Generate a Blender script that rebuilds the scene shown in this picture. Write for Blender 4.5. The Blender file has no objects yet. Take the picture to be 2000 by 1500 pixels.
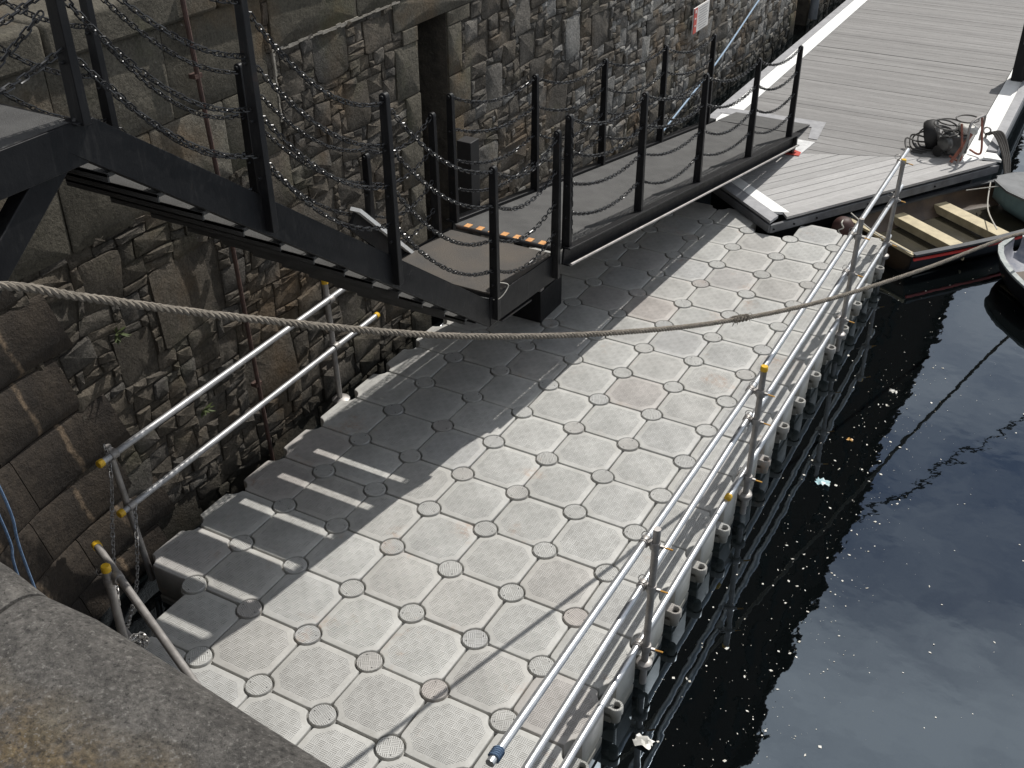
import bpy, math, random
from math import sin, cos, pi, radians, sqrt, floor, hypot
from mathutils import Vector, Matrix, noise

random.seed(7)
SC = bpy.context.scene
COL = SC.collection

# ------------------------------------------------------------------ camera
cam_d = bpy.data.cameras.new('camera')
cam = bpy.data.objects.new('camera', cam_d)
COL.objects.link(cam)
SC.camera = cam
cam_d.sensor_width = 36.0
cam_d.lens = 36.0 * 2152.74 / 2000.0
cam_d.clip_start = 0.05
cam_d.clip_end = 2000
RR = [(0.875401, 0.483375, -0.004740), (0.257787, -0.475107, -0.841320), (-0.408924, 0.735270, -0.540517)]
cam.matrix_world = Matrix(((RR[0][0], -RR[1][0], -RR[2][0], 2.26657),
                           (RR[0][1], -RR[1][1], -RR[2][1], -3.94992),
                           (RR[0][2], -RR[1][2], -RR[2][2], 5.36712),
                           (0, 0, 0, 1)))
# ------------------------------------------------------------------ light
SUN = Vector((0.17, 0.73, 1.0)).normalized()
EL = math.asin(SUN.z)
AZ = math.atan2(SUN.x, SUN.y)
world = bpy.data.worlds.new('World')
SC.world = world
world.use_nodes = True
wn, wl = world.node_tree.nodes, world.node_tree.links
wn.clear()
wo = wn.new('ShaderNodeOutputWorld')
bg = wn.new('ShaderNodeBackground')
sky = wn.new('ShaderNodeTexSky')
sky.sky_type = 'NISHITA'
sky.sun_disc = False
sky.sun_elevation = EL
sky.sun_rotation = AZ
sky.dust_density = 0.4
tc = wn.new('ShaderNodeTexCoord')
mp = wn.new('ShaderNodeMapping')
mp.inputs['Scale'].default_value = (1.0, 1.0, 2.2)
nz = wn.new('ShaderNodeTexNoise')
nz.inputs['Scale'].default_value = 2.6
nz.inputs['Detail'].default_value = 7
nz.inputs['Roughness'].default_value = 0.55
cr = wn.new('ShaderNodeValToRGB')
cr.color_ramp.elements[0].position = 0.36
cr.color_ramp.elements[1].position = 0.6
mx = wn.new('ShaderNodeMix')
mx.data_type = 'RGBA'
mx.inputs[7].default_value = (16.5, 16.9, 17.4, 1)      # sunlit cloud, on the physical scale of the sky
wl.new(tc.outputs['Generated'], mp.inputs['Vector'])
wl.new(mp.outputs['Vector'], nz.inputs['Vector'])
wl.new(nz.outputs['Fac'], cr.inputs['Fac'])
wl.new(cr.outputs['Color'], mx.inputs[0])
wl.new(sky.outputs['Color'], mx.inputs[6])
wl.new(mx.outputs[2], bg.inputs['Color'])
bg.inputs['Strength'].default_value = 0.063
wl.new(bg.outputs['Background'], wo.inputs['Surface'])

sun_d = bpy.data.lights.new('sun', 'SUN')
sun_d.energy = 4.2
sun_d.angle = radians(0.53)
sun_d.color = (1.0, 0.965, 0.91)
sun = bpy.data.objects.new('sun', sun_d)
COL.objects.link(sun)
sun.rotation_euler = SUN.to_track_quat('Z', 'Y').to_euler()
sun.location = SUN * 40
SC.view_settings.view_transform = 'Standard'
SC.view_settings.look = 'None'
SC.view_settings.gamma = 1.0
SC.view_settings.exposure = 0.0
SC.view_settings.use_curve_mapping = False

# ------------------------------------------------------------------ materials
def S(nt, t): return nt.nodes.new(t)
def newmat(name):
    m = bpy.data.materials.new(name)
    m.use_nodes = True
    nt = m.node_tree
    b = nt.nodes['Principled BSDF']
    return m, nt, b
def coords(nt, kind='Object', scale=(1, 1, 1)):
    t = S(nt, 'ShaderNodeTexCoord')
    mpn = S(nt, 'ShaderNodeMapping')
    mpn.inputs['Scale'].default_value = scale
    nt.links.new(t.outputs[kind], mpn.inputs['Vector'])
    return mpn.outputs['Vector']
def noisen(nt, vec, scale, detail=5, rough=0.6):
    n = S(nt, 'ShaderNodeTexNoise')
    n.inputs['Scale'].default_value = scale
    n.inputs['Detail'].default_value = detail
    n.inputs['Roughness'].default_value = rough
    nt.links.new(vec, n.inputs['Vector'])
    return n.outputs['Fac']
def ramp(nt, fac, stops):
    r = S(nt, 'ShaderNodeValToRGB')
    el = r.color_ramp.elements
    while len(el) < len(stops): el.new(0.5)
    for e, (p, c) in zip(el, stops):
        e.position = p
        e.color = (c[0], c[1], c[2], 1) if isinstance(c, (tuple, list)) else (c, c, c, 1)
    nt.links.new(fac, r.inputs['Fac'])
    return r.outputs['Color']
def mixc(nt, fac, a, b, mode='MIX'):
    m = S(nt, 'ShaderNodeMix'); m.data_type = 'RGBA'; m.blend_type = mode
    for sock, v in ((0, fac), (6, a), (7, b)):
        if hasattr(v, 'links'): nt.links.new(v, m.inputs[sock])
        elif isinstance(v, (tuple, list)): m.inputs[sock].default_value = (v[0], v[1], v[2], 1)
        else: m.inputs[sock].default_value = v
    return m.outputs[2]
def math_(nt, op, a, b=None, c=None):
    m = S(nt, 'ShaderNodeMath'); m.operation = op
    for i, v in enumerate((a, b, c)):
        if v is None: continue
        if hasattr(v, 'links'): nt.links.new(v, m.inputs[i])
        else: m.inputs[i].default_value = v
    return m.outputs[0]
def bump(nt, b, h, strength, dist=0.01, prev=None):
    n = S(nt, 'ShaderNodeBump')
    n.inputs['Strength'].default_value = strength
    n.inputs['Distance'].default_value = dist
    nt.links.new(h, n.inputs['Height'])
    if prev is not None: nt.links.new(prev, n.inputs['Normal'])
    nt.links.new(n.outputs['Normal'], b.inputs['Normal'])
    return n.outputs['Normal']
def simple(name, c1, c2=None, rough=0.5, metal=0.0, scale=6, bs=0.0, bscale=40, kind='Object', rvar=0.0, spec=0.5, stretch=(1, 1, 1), objvar=0.0, bdist=0.006):
    m, nt, b = newmat(name)
    vec = coords(nt, kind, stretch)
    c2 = c2 or tuple(x * 0.72 for x in c1)
    f = noisen(nt, vec, scale, 6, 0.62)
    col = ramp(nt, f, [(0.3, c2), (0.7, c1)])
    if objvar:
        oi = S(nt, 'ShaderNodeObjectInfo')
        v = math_(nt, 'MULTIPLY_ADD', oi.outputs['Random'], objvar * 2, 1 - objvar)
        hsv = S(nt, 'ShaderNodeHueSaturation')
        nt.links.new(col, hsv.inputs['Color']); nt.links.new(v, hsv.inputs['Value'])
        col = hsv.outputs['Color']
    nt.links.new(col, b.inputs['Base Color'])
    b.inputs['Roughness'].default_value = rough
    b.inputs['Metallic'].default_value = metal
    b.inputs['Specular IOR Level'].default_value = spec
    if rvar:
        f2 = noisen(nt, vec, scale * 3, 4)
        nt.links.new(math_(nt, 'MULTIPLY_ADD', f2, rvar * 2, rough - rvar), b.inputs['Roughness'])
    if bs:
        bump(nt, b, noisen(nt, vec, bscale, 5, 0.65), bs, bdist)
    return m

def stone_mat(name, cols, moss=0.25, bs=1.0, gain=1.0):
    m, nt, b = newmat(name)
    vec = coords(nt)
    at = S(nt, 'ShaderNodeAttribute'); at.attribute_name = 'rnd'
    n = len(cols)
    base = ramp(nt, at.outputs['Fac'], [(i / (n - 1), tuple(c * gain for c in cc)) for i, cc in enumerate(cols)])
    f1 = noisen(nt, vec, 3.0, 8, 0.7)
    f2 = noisen(nt, vec, 42, 6, 0.78)
    col = mixc(nt, 1.0, base, ramp(nt, f1, [(0.25, 0.62), (0.7, 1.35)]), 'MULTIPLY')
    col = mixc(nt, 1.0, col, ramp(nt, f2, [(0.3, 0.5), (0.72, 1.5)]), 'MULTIPLY')
    # ochre iron staining and green algae in patches
    fs = noisen(nt, vec, 1.1, 4, 0.6)
    col = mixc(nt, math_(nt, 'MULTIPLY', ramp(nt, fs, [(0.52, 0.0), (0.7, 1.0)]), 0.45), col, (0.16, 0.095, 0.04))
    fm = noisen(nt, coords(nt, 'Object', (1, .8, .8)), 1.7, 5, 0.65)
    col = mixc(nt, math_(nt, 'MULTIPLY', ramp(nt, fm, [(0.55, 0.0), (0.72, 1.0)]), moss), col, (0.075, 0.085, 0.03))
    # the pale droppings and lime flecks
    fl = noisen(nt, vec, 17, 3, 0.5)
    col = mixc(nt, math_(nt, 'MULTIPLY', ramp(nt, fl, [(0.74, 0.0), (0.78, 1.0)]), 0.5), col, (0.4, 0.39, 0.36))
    # wet tide band with its own ragged upper edge
    sz = S(nt, 'ShaderNodeSeparateXYZ'); nt.links.new(vec, sz.inputs[0])
    wz = math_(nt, 'ADD', sz.outputs['Z'], math_(nt, 'MULTIPLY_ADD', noisen(nt, vec, 2.5, 5, .65), .5, -.25))
    col = mixc(nt, ramp(nt, wz, [(0.12, 0.8), (0.42, 0.0)]), col, (0.018, 0.018, 0.013))
    nt.links.new(col, b.inputs['Base Color'])
    b.inputs['Roughness'].default_value = 0.85
    b.inputs['Specular IOR Level'].default_value = 0.25
    h = math_(nt, 'ADD', math_(nt, 'MULTIPLY', noisen(nt, vec, 14, 5, 0.6), 1.0), math_(nt, 'MULTIPLY', noisen(nt, vec, 60, 6, 0.75), 0.6))
    bump(nt, b, h, bs, 0.035)
    return m

M = {}
M['stone'] = stone_mat('rubble_stone', [(0.075, 0.066, 0.054), (0.11, 0.094, 0.074), (0.088, 0.082, 0.074), (0.125, 0.106, 0.082), (0.19, 0.185, 0.175), (0.29, 0.28, 0.26)])
M['ashlar'] = stone_mat('dressed_stone', [(0.085, 0.076, 0.058), (0.11, 0.1, 0.08), (0.17, 0.157, 0.132)], 0.35, 0.7)
M['mortar'] = simple('old_mortar', (0.095, 0.082, 0.064), (0.035, 0.03, 0.024), 0.95, scale=9, bs=1.0, bscale=35, bdist=0.03)
M['pale_mortar'] = simple('pale_mortar', (0.36, 0.33, 0.28), (0.2, 0.18, 0.15), 0.95, scale=9, bs=.8, bscale=35, bdist=0.01)
M['quay'] = simple('quay_paving', (0.2, 0.19, 0.17), (0.12, 0.11, 0.1), 0.9, scale=5, bs=.6, bscale=40)

def corner_mat():
    m, nt, b = newmat('corner_stone')
    vec = coords(nt)
    f1 = noisen(nt, vec, 2.2, 7, 0.65); f2 = noisen(nt, vec, 26, 6, 0.7)
    col = ramp(nt, f1, [(0.3, (0.018, 0.013, 0.0095)), (0.7, (0.05, 0.037, 0.025))])  # base colour darkened to stand for the stair shadow on this corner
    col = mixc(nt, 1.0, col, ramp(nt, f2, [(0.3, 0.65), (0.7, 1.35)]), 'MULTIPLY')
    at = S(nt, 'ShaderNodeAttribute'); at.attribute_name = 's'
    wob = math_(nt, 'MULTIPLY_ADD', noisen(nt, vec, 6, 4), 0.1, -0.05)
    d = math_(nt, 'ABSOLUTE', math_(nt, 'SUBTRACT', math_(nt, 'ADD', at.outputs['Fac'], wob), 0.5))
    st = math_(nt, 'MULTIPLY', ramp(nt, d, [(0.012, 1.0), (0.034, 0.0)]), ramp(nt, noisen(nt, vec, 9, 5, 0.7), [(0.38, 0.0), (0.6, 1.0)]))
    col = mixc(nt, st, col, (0.2, 0.145, 0.095))  # pale broken streak down the middle of each block
    nt.links.new(col, b.inputs['Base Color'])
    b.inputs['Roughness'].default_value = 0.8
    bump(nt, b, math_(nt, 'ADD', noisen(nt, vec, 9, 5, 0.6), math_(nt, 'MULTIPLY', noisen(nt, vec, 60, 5, 0.7), 0.4)), 0.8, 0.03)
    return m
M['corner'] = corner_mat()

def coping_mat():
    m, nt, b = newmat('coping_granite')
    vec = coords(nt)
    f1 = noisen(nt, vec, 3.5, 8, 0.7); f2 = noisen(nt, vec, 90, 5, 0.7)
    g = ramp(nt, f1, [(0.3, (0.085, 0.078, 0.07)), (0.55, (0.155, 0.143, 0.128)), (0.75, (0.215, 0.2, 0.178))])
    g = mixc(nt, 1.0, g, ramp(nt, f2, [(0.3, 0.65), (0.7, 1.35)]), 'MULTIPLY')
    # algae / rusty lichen on the worn flat behind the nosing
    sx = S(nt, 'ShaderNodeSeparateXYZ'); nt.links.new(vec, sx.inputs[0])
    wy = math_(nt, 'ADD', sx.outputs['Y'], math_(nt, 'MULTIPLY_ADD', noisen(nt, vec, 5, 5), 0.2, -0.1))
    flat = ramp(nt, math_(nt, 'MULTIPLY_ADD', wy, -4.0, -0.66), [(0.0, 0.0), (0.5, 1.0)])
    f3 = noisen(nt, vec, 6, 6, 0.7)
    br = ramp(nt, f3, [(0.36, (0.1, 0.1, 0.105)), (0.52, (0.17, 0.122, 0.062)), (0.7, (0.25, 0.21, 0.135))])
    br = mixc(nt, 1.0, br, ramp(nt, f2, [(0.32, 0.5), (0.68, 1.5)]), 'MULTIPLY')
    col = mixc(nt, flat, g, br)
    # scraped pale patches
    fsc = noisen(nt, coords(nt, 'Object', (1.6, 4, 4)), 2.2, 7, 0.75)
    col = mixc(nt, ramp(nt, fsc, [(0.63, 0.0), (0.72, 0.55)]), col, (0.3, 0.27, 0.22))
    nt.links.new(col, b.inputs['Base Color'])
    b.inputs['Roughness'].default_value = 0.8
    col = mixc(nt, 1.0, col, ramp(nt, noisen(nt, vec, 20, 6, .7), [(0.3, 0.55), (0.7, 1.5)]), 'MULTIPLY')
    fw = noisen(nt, vec, 85, 4, .7)
    col2 = mixc(nt, ramp(nt, fw, [(0.56, 0.0), (0.68, 0.85)]), col, (0.34, 0.32, 0.29))
    col2 = mixc(nt, ramp(nt, fw, [(0.32, 0.9), (0.44, 0.0)]), col2, (0.03, 0.027, 0.023))
    nt.links.new(col2, b.inputs['Base Color'])
    vo = S(nt, 'ShaderNodeTexVoronoi'); vo.inputs['Scale'].default_value = 30
    nt.links.new(vec, vo.inputs['Vector'])
    gr = math_(nt, 'MULTIPLY', ramp(nt, vo.outputs['Distance'], [(0.1, 0.75), (0.26, 0.0)]), flat)
    nt.links.new(mixc(nt, gr, col2, (0.035, 0.034, 0.036)), b.inputs['Base Color'])
    pits = math_(nt, 'MULTIPLY', ramp(nt, vo.outputs['Distance'], [(0.1, 0.0), (0.42, 1.0)]), math_(nt, 'MULTIPLY_ADD', flat, .85, .15))
    h = math_(nt, 'ADD', math_(nt, 'MULTIPLY', pits, 0.8), math_(nt, 'MULTIPLY', noisen(nt, vec, 45, 8, 0.8), 1.2))
    bump(nt, b, h, 1.0, 0.022)
    return m
M['coping'] = coping_mat()

def dock_mat():
    m, nt, b = newmat('grey_float_plastic')
    t = S(nt, 'ShaderNodeTexCoord')
    sp = S(nt, 'ShaderNodeSeparateXYZ'); nt.links.new(t.outputs['Object'], sp.inputs[0])
    x, y = sp.outputs['X'], sp.outputs['Y']
    oi = S(nt, 'ShaderNodeObjectInfo')
    r = oi.outputs['Random']
    wv = S(nt, 'ShaderNodeVectorMath'); wv.operation = 'ADD'
    nt.links.new(t.outputs['Object'], wv.inputs[0]); nt.links.new(oi.outputs['Location'], wv.inputs[1])
    vec = wv.outputs[0]
    base = ramp(nt, r, [(0.0, (0.48, 0.465, 0.44)), (0.3, (0.5, 0.497, 0.475)), (0.7, (0.525, 0.522, 0.5)), (0.85, (0.47, 0.47, 0.46)), (1.0, (0.48, 0.44, 0.41))])
    f1 = noisen(nt, vec, 5, 7, 0.65); f2 = noisen(nt, vec, 60, 4, 0.6)
    col = mixc(nt, 1.0, base, ramp(nt, f1, [(0.28, 0.78), (0.65, 1.06)]), 'MULTIPLY')
    col = mixc(nt, 1.0, col, ramp(nt, f2, [(0.3, 0.93), (0.7, 1.05)]), 'MULTIPLY')
    col = mixc(nt, 1.0, col, ramp(nt, noisen(nt, vec, .9, 4, .6), [(0.3, 0.86), (0.62, 1.04)]), 'MULTIPLY')
    # weed and slime low on the sides, scuff specks on top
    zz = math_(nt, 'ADD', sp.outputs['Z'], math_(nt, 'MULTIPLY_ADD', noisen(nt, vec, 7, 4, .6), .16, -.08))
    col = mixc(nt, ramp(nt, math_(nt, 'MULTIPLY', zz, -1.0), [(0.03, 0.0), (0.2, 0.8)]), col, (0.1, 0.098, 0.075))
    col = mixc(nt, ramp(nt, noisen(nt, vec, 38, 3, .5), [(0.70, 0.0), (0.76, 0.45)]), col, (0.14, 0.12, 0.1))
    fr = noisen(nt, vec, 1.6, 5, 0.6)
    rust = math_(nt, 'MULTIPLY', ramp(nt, fr, [(0.6, 0.0), (0.7, 1.0)]), ramp(nt, noisen(nt, vec, 22, 5, 0.7), [(0.42, 0.0), (0.62, 0.7)]))
    col = mixc(nt, rust, col, (0.4, 0.22, 0.12))
    # moulded basket-weave grip: groups of four short ribs
    c = 0.05
    u = math_(nt, 'DIVIDE', math_(nt, 'ADD', x, 1.0 * c * 20), c); v = math_(nt, 'DIVIDE', math_(nt, 'ADD', y, 1.0 * c * 20), c)
    fu, fv = math_(nt, 'FRACT', u), math_(nt, 'FRACT', v)
    chk = math_(nt, 'MODULO', math_(nt, 'ADD', math_(nt, 'FLOOR', u), math_(nt, 'FLOOR', v)), 2.0)
    def ribs(a, along):
        w = math_(nt, 'ABSOLUTE', math_(nt, 'SUBTRACT', math_(nt, 'FRACT', math_(nt, 'MULTIPLY', a, 4.0)), 0.5))
        e = math_(nt, 'ABSOLUTE', math_(nt, 'SUBTRACT', along, 0.5))
        return math_(nt, 'MULTIPLY', ramp(nt, w, [(0.12, 1.0), (0.27, 0.0)]), ramp(nt, e, [(0.40, 1.0), (0.47, 0.0)]))
    p = mixc(nt, chk, ribs(fv, fu), ribs(fu, fv))
    ax, ay = math_(nt, 'ABSOLUTE', x), math_(nt, 'ABSOLUTE', y)
    ins = math_(nt, 'LESS_THAN', math_(nt, 'MAXIMUM', math_(nt, 'MAXIMUM', ax, ay), math_(nt, 'MULTIPLY', math_(nt, 'ADD', ax, ay), 0.64)), 0.2)
    up = S(nt, 'ShaderNodeNewGeometry'); sn = S(nt, 'ShaderNodeSeparateXYZ'); nt.links.new(up.outputs['Normal'], sn.inputs[0])
    ins = math_(nt, 'MULTIPLY', ins, math_(nt, 'GREATER_THAN', sn.outputs['Z'], 0.9))
    pat = math_(nt, 'MULTIPLY', p, ins)
    # darker colour in the moulded slots, stronger where they run along x
    col = mixc(nt, math_(nt, 'MULTIPLY', pat, math_(nt, 'MULTIPLY_ADD', chk, -.22, .44)), col, (0.2, 0.19, 0.17))
    rimd = math_(nt, 'MULTIPLY', math_(nt, 'SUBTRACT', 1.0, ins), ramp(nt, noisen(nt, vec, 11, 6, .7), [(0.3, 0.1), (0.65, 0.42)]))
    col = mixc(nt, rimd, col, (0.33, 0.32, 0.29))
    nt.links.new(col, b.inputs['Base Color'])
    b.inputs['Roughness'].default_value = 0.52
    b.inputs['Specular IOR Level'].default_value = 0.35
    h = math_(nt, 'ADD', math_(nt, 'MULTIPLY', pat, -1.0), math_(nt, 'MULTIPLY', noisen(nt, vec, 55, 3), 0.12))
    bump(nt, b, h, 0.85, 0.005)
    return m
M['dock'] = dock_mat()
def wood_mat(name, ca, cb, axis):
    m, nt, b = newmat(name)
    sc = (1, 22, 8) if axis == 'x' else (22, 1, 8)
    vec = coords(nt, 'Object', sc)
    oi = S(nt, 'ShaderNodeObjectInfo')
    wv = S(nt, 'ShaderNodeVectorMath'); wv.operation = 'MULTIPLY_ADD'
    nt.links.new(oi.outputs['Random'], wv.inputs[0]); wv.inputs[1].default_value = (37, 91, 13); nt.links.new(vec, wv.inputs[2])
    f = noisen(nt, wv.outputs[0], 2.2, 8, 0.72)
    g = noisen(nt, wv.outputs[0], 11, 5, 0.7)
    col = ramp(nt, f, [(0.25, cb), (0.6, ca), (0.8, tuple(min(1, x * 1.35) for x in ca))])
    col = mixc(nt, 1.0, col, ramp(nt, g, [(0.3, 0.78), (0.7, 1.18)]), 'MULTIPLY')
    v = math_(nt, 'MULTIPLY_ADD', oi.outputs['Random'], 0.22, 0.89)
    h = S(nt, 'ShaderNodeHueSaturation'); nt.links.new(col, h.inputs['Color']); nt.links.new(v, h.inputs['Value'])
    nt.links.new(h.outputs['Color'], b.inputs['Base Color'])
    b.inputs['Roughness'].default_value = 0.8
    bump(nt, b, math_(nt, 'ADD', g, f), 0.5, 0.004)
    return m
M['plank_x'] = wood_mat('weathered_deck_boards', (0.25, 0.244, 0.238), (0.15, 0.144, 0.139), 'x')
M['plank_d'] = wood_mat('pale_deck_boards', (0.4, 0.392, 0.385), (0.29, 0.282, 0.275), 'x')
M['white_board'] = simple('white_painted_board', (0.9, 0.9, 0.88), (0.78, 0.78, 0.76), 0.6, scale=12, bs=.2)
M['grey_board'] = simple('grey_edge_board', (0.36, 0.36, 0.37), (0.24, 0.24, 0.25), 0.7, scale=10, bs=.3)
M['fascia'] = simple('pontoon_steel', (0.15, 0.155, 0.165), (0.085, 0.085, 0.09), 0.55, scale=7, bs=.3)
def black_mat():
    m, nt, b = newmat('black_painted_steel')
    vec = coords(nt)
    f = noisen(nt, vec, 5, 8, 0.7); g = noisen(nt, coords(nt, 'Object', (9, 9, 1.2)), 3, 6, .7)
    col = ramp(nt, f, [(0.3, (0.006, 0.006, 0.007)), (0.62, (0.013, 0.013, 0.014)), (0.74, (0.04, 0.026, 0.02)), (0.82, (0.13, 0.055, 0.03))])
    col = mixc(nt, ramp(nt, g, [(0.55, 0.0), (0.75, 0.5)]), col, (0.05, 0.048, 0.046))
    nt.links.new(col, b.inputs['Base Color'])
    nt.links.new(math_(nt, 'MULTIPLY_ADD', noisen(nt, vec, 14, 5), .3, .3), b.inputs['Roughness'])
    b.inputs['Specular IOR Level'].default_value = .25
    bump(nt, b, noisen(nt, vec, 50, 5, .6), .4, .003)
    return m
M['black'] = black_mat()
def rusty():
    m, nt, b = newmat('black_paint_with_rust')
    vec = coords(nt)
    f = noisen(nt, vec, 4, 8, 0.7)
    col = ramp(nt, f, [(0.5, (0.017, 0.017, 0.019)), (0.62, (0.05, 0.035, 0.028)), (0.75, (0.16, 0.07, 0.04))])
    nt.links.new(col, b.inputs['Base Color'])
    b.inputs['Roughness'].default_value = 0.55
    bump(nt, b, noisen(nt, vec, 60, 5), 0.4, 0.004)
    return m
M['rusty'] = rusty()
M['chain'] = simple('black_chain', (0.03, 0.03, 0.032), (0.014, 0.014, 0.015), 0.3, metal=0.4, scale=30, rvar=.1, spec=.8)
M['grate'] = simple('dark_grip_plate', (0.085, 0.084, 0.081), (0.045, 0.044, 0.043), 0.62, scale=5, bs=1.0, bscale=160, bdist=.006)
M['landing'] = simple('worn_grip_plate', (0.09, 0.073, 0.056), (0.05, 0.047, 0.044), 0.6, scale=3, bs=1.0, bscale=120, bdist=.006)
M['galv'] = simple('galvanised_tube', (0.72, 0.73, 0.74), (0.5, 0.51, 0.53), 0.32, metal=0.75, scale=14, rvar=.1, bs=.15, bscale=70, bdist=.002)
M['galv_dull'] = simple('dull_galvanised_tube', (0.42, 0.4, 0.385), (0.25, 0.235, 0.22), 0.5, metal=0.55, scale=10, rvar=.1, bs=.2, bscale=70, bdist=.002)
M['galv_mid'] = simple('aged_galvanised_tube', (0.5, 0.5, 0.5), (0.3, 0.3, 0.31), 0.5, metal=0.6, scale=9, rvar=.12, bs=.2, bscale=70, bdist=.002)
M['yellow'] = simple('yellow_plastic', (0.8, 0.5, 0.03), (0.62, 0.36, 0.02), 0.4, scale=10)
M['orange_pin'] = simple('orange_pin', (0.6, 0.32, 0.05), (0.42, 0.2, 0.03), 0.45, scale=10)
M['wire'] = simple('steel_wire', (0.35, 0.34, 0.33), None, 0.35, metal=0.8)
M['square'] = simple('amber_marker', (0.75, 0.42, 0.16), (0.45, 0.17, 0.06), 0.6, scale=28, bs=.3)
M['rope'] = simple('manila_rope', (0.25, 0.22, 0.18), (0.13, 0.112, 0.09), 0.9, scale=45, bs=.8, bscale=160, bdist=.004)
M['dark_rope'] = simple('tarred_rope', (0.05, 0.046, 0.042), (0.025, 0.022, 0.02), 0.85, scale=40, bs=.6, bscale=150)
M['blue_rope'] = simple('blue_rope', (0.12, 0.19, 0.3), (0.06, 0.1, 0.17), 0.8, scale=60, bs=.6, bscale=180)
M['pale_rope'] = simple('pale_blue_rope', (0.42, 0.55, 0.68), (0.25, 0.34, 0.46), 0.8, scale=60, bs=.5, bscale=180)
M['white_rope'] = simple('white_rope', (0.6, 0.58, 0.52), (0.38, 0.36, 0.32), 0.8, scale=60)
M['rust_pipe'] = simple('rusty_conduit', (0.1, 0.055, 0.042), (0.05, 0.03, 0.026), 0.8, scale=14, bs=.6, bscale=60)
M['grey_pipe'] = simple('grey_drain_pipe', (0.2, 0.215, 0.23), (0.13, 0.14, 0.15), 0.5, scale=6)
M['sign_white'] = simple('sign_white', (0.72, 0.7, 0.67), (0.6, 0.58, 0.55), 0.5, scale=8)
M['sign_red'] = simple('sign_red', (0.55, 0.07, 0.045), (0.42, 0.05, 0.035), 0.5, scale=8)
M['sign_ink'] = simple('sign_ink', (0.33, 0.32, 0.32), None, 0.6)
M['cream'] = simple('cream_paint', (0.58, 0.5, 0.32), (0.36, 0.3, 0.19), 0.55, scale=7, bs=.3)
M['tan'] = simple('varnished_tan', (0.085, 0.055, 0.032), (0.04, 0.026, 0.018), 0.5, scale=5, bs=.3)
M['hull'] = simple('black_hull', (0.012, 0.012, 0.014), None, 0.35, scale=8, bs=.15)
M['gunwale'] = simple('grey_gunwale', (0.055, 0.06, 0.066), (0.03, 0.032, 0.036), 0.5, scale=9, bs=.3)
M['red_line'] = simple('red_stripe', (0.62, 0.06, 0.05), (0.5, 0.045, 0.04), 0.45)
M['bilge'] = simple('wet_bilge', (0.04, 0.035, 0.022), (0.02, 0.018, 0.012), 0.25, scale=6)
M['dinghy'] = simple('pale_dinghy_paint', (0.4, 0.42, 0.4), (0.17, 0.2, 0.2), 0.5, scale=9, bs=.3)
M['dinghy_in'] = simple('worn_blue_white_paint', (0.34, 0.33, 0.34), (0.13, 0.15, 0.2), 0.55, scale=7, bs=.3)
M['slate_deck'] = simple('slate_blue_deck', (0.15, 0.155, 0.16), (0.07, 0.075, 0.08), 0.5, scale=5, bs=.2)
M['teal'] = simple('pale_teal_side', (0.22, 0.33, 0.34), (0.14, 0.22, 0.235), 0.45, scale=6)
M['fender'] = simple('red_brown_fender', (0.06, 0.02, 0.015), (0.03, 0.012, 0.01), 0.6, scale=8)
M['rubber'] = simple('black_rubber', (0.018, 0.017, 0.017), None, 0.6, scale=20, bs=.2)
M['hose'] = simple('hose', (0.085, 0.08, 0.075), (0.04, 0.038, 0.036), 0.5, scale=20)
M['engine'] = simple('engine_casing', (0.12, 0.12, 0.115), (0.04, 0.04, 0.04), 0.4, metal=.4, scale=8)
M['copper'] = simple('red_oxide_tube', (0.34, 0.13, 0.09), (0.2, 0.075, 0.055), 0.5, scale=12)
M['tank'] = simple('white_tank', (0.62, 0.61, 0.57), (0.4, 0.39, 0.36), 0.4, scale=9)
M['debris'] = simple('floating_flecks', (0.75, 0.74, 0.7), (0.3, 0.27, 0.2), 0.5, scale=40)
M['wrapper'] = simple('plastic_wrapper', (0.62, 0.68, 0.68), (0.14, 0.36, 0.42), 0.3, scale=18)
M['leaf'] = simple('weed_leaf', (0.075, 0.1, 0.03), (0.045, 0.06, 0.02), 0.6, scale=20)
M['brick'] = simple('warehouse_brick', (0.03, 0.024, 0.021), (0.018, 0.015, 0.014), 1.0, scale=3, bs=.5, bscale=20, spec=0.0)
M['glass'] = simple('dark_window_glass', (0.015, 0.018, 0.02), None, 0.9, spec=0.0)
M['pale_edge'] = simple('scuffed_white_paint', (0.75, 0.75, 0.74), (0.5, 0.5, 0.5), 0.5, scale=12, bs=.3)

def water_mat():
    m, nt, b = newmat('harbour_water')
    vec = coords(nt)
    b.inputs['Base Color'].default_value = (0.0022, 0.003, 0.0032, 1)
    b.inputs['Roughness'].default_value = 0.015
    b.inputs['IOR'].default_value = 2.35
    b.inputs['Specular Tint'].default_value = (0.74, 0.87, 1.0, 1)
    n1 = noisen(nt, vec, 1.1, 3, 0.5)
    n2 = noisen(nt, vec, 5.5, 3, 0.5)
    bump(nt, b, math_(nt, 'ADD', math_(nt, 'MULTIPLY', n1, 1.0), math_(nt, 'MULTIPLY', n2, 0.1)), 0.11, 0.05)
    return m
M['water'] = water_mat()

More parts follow.
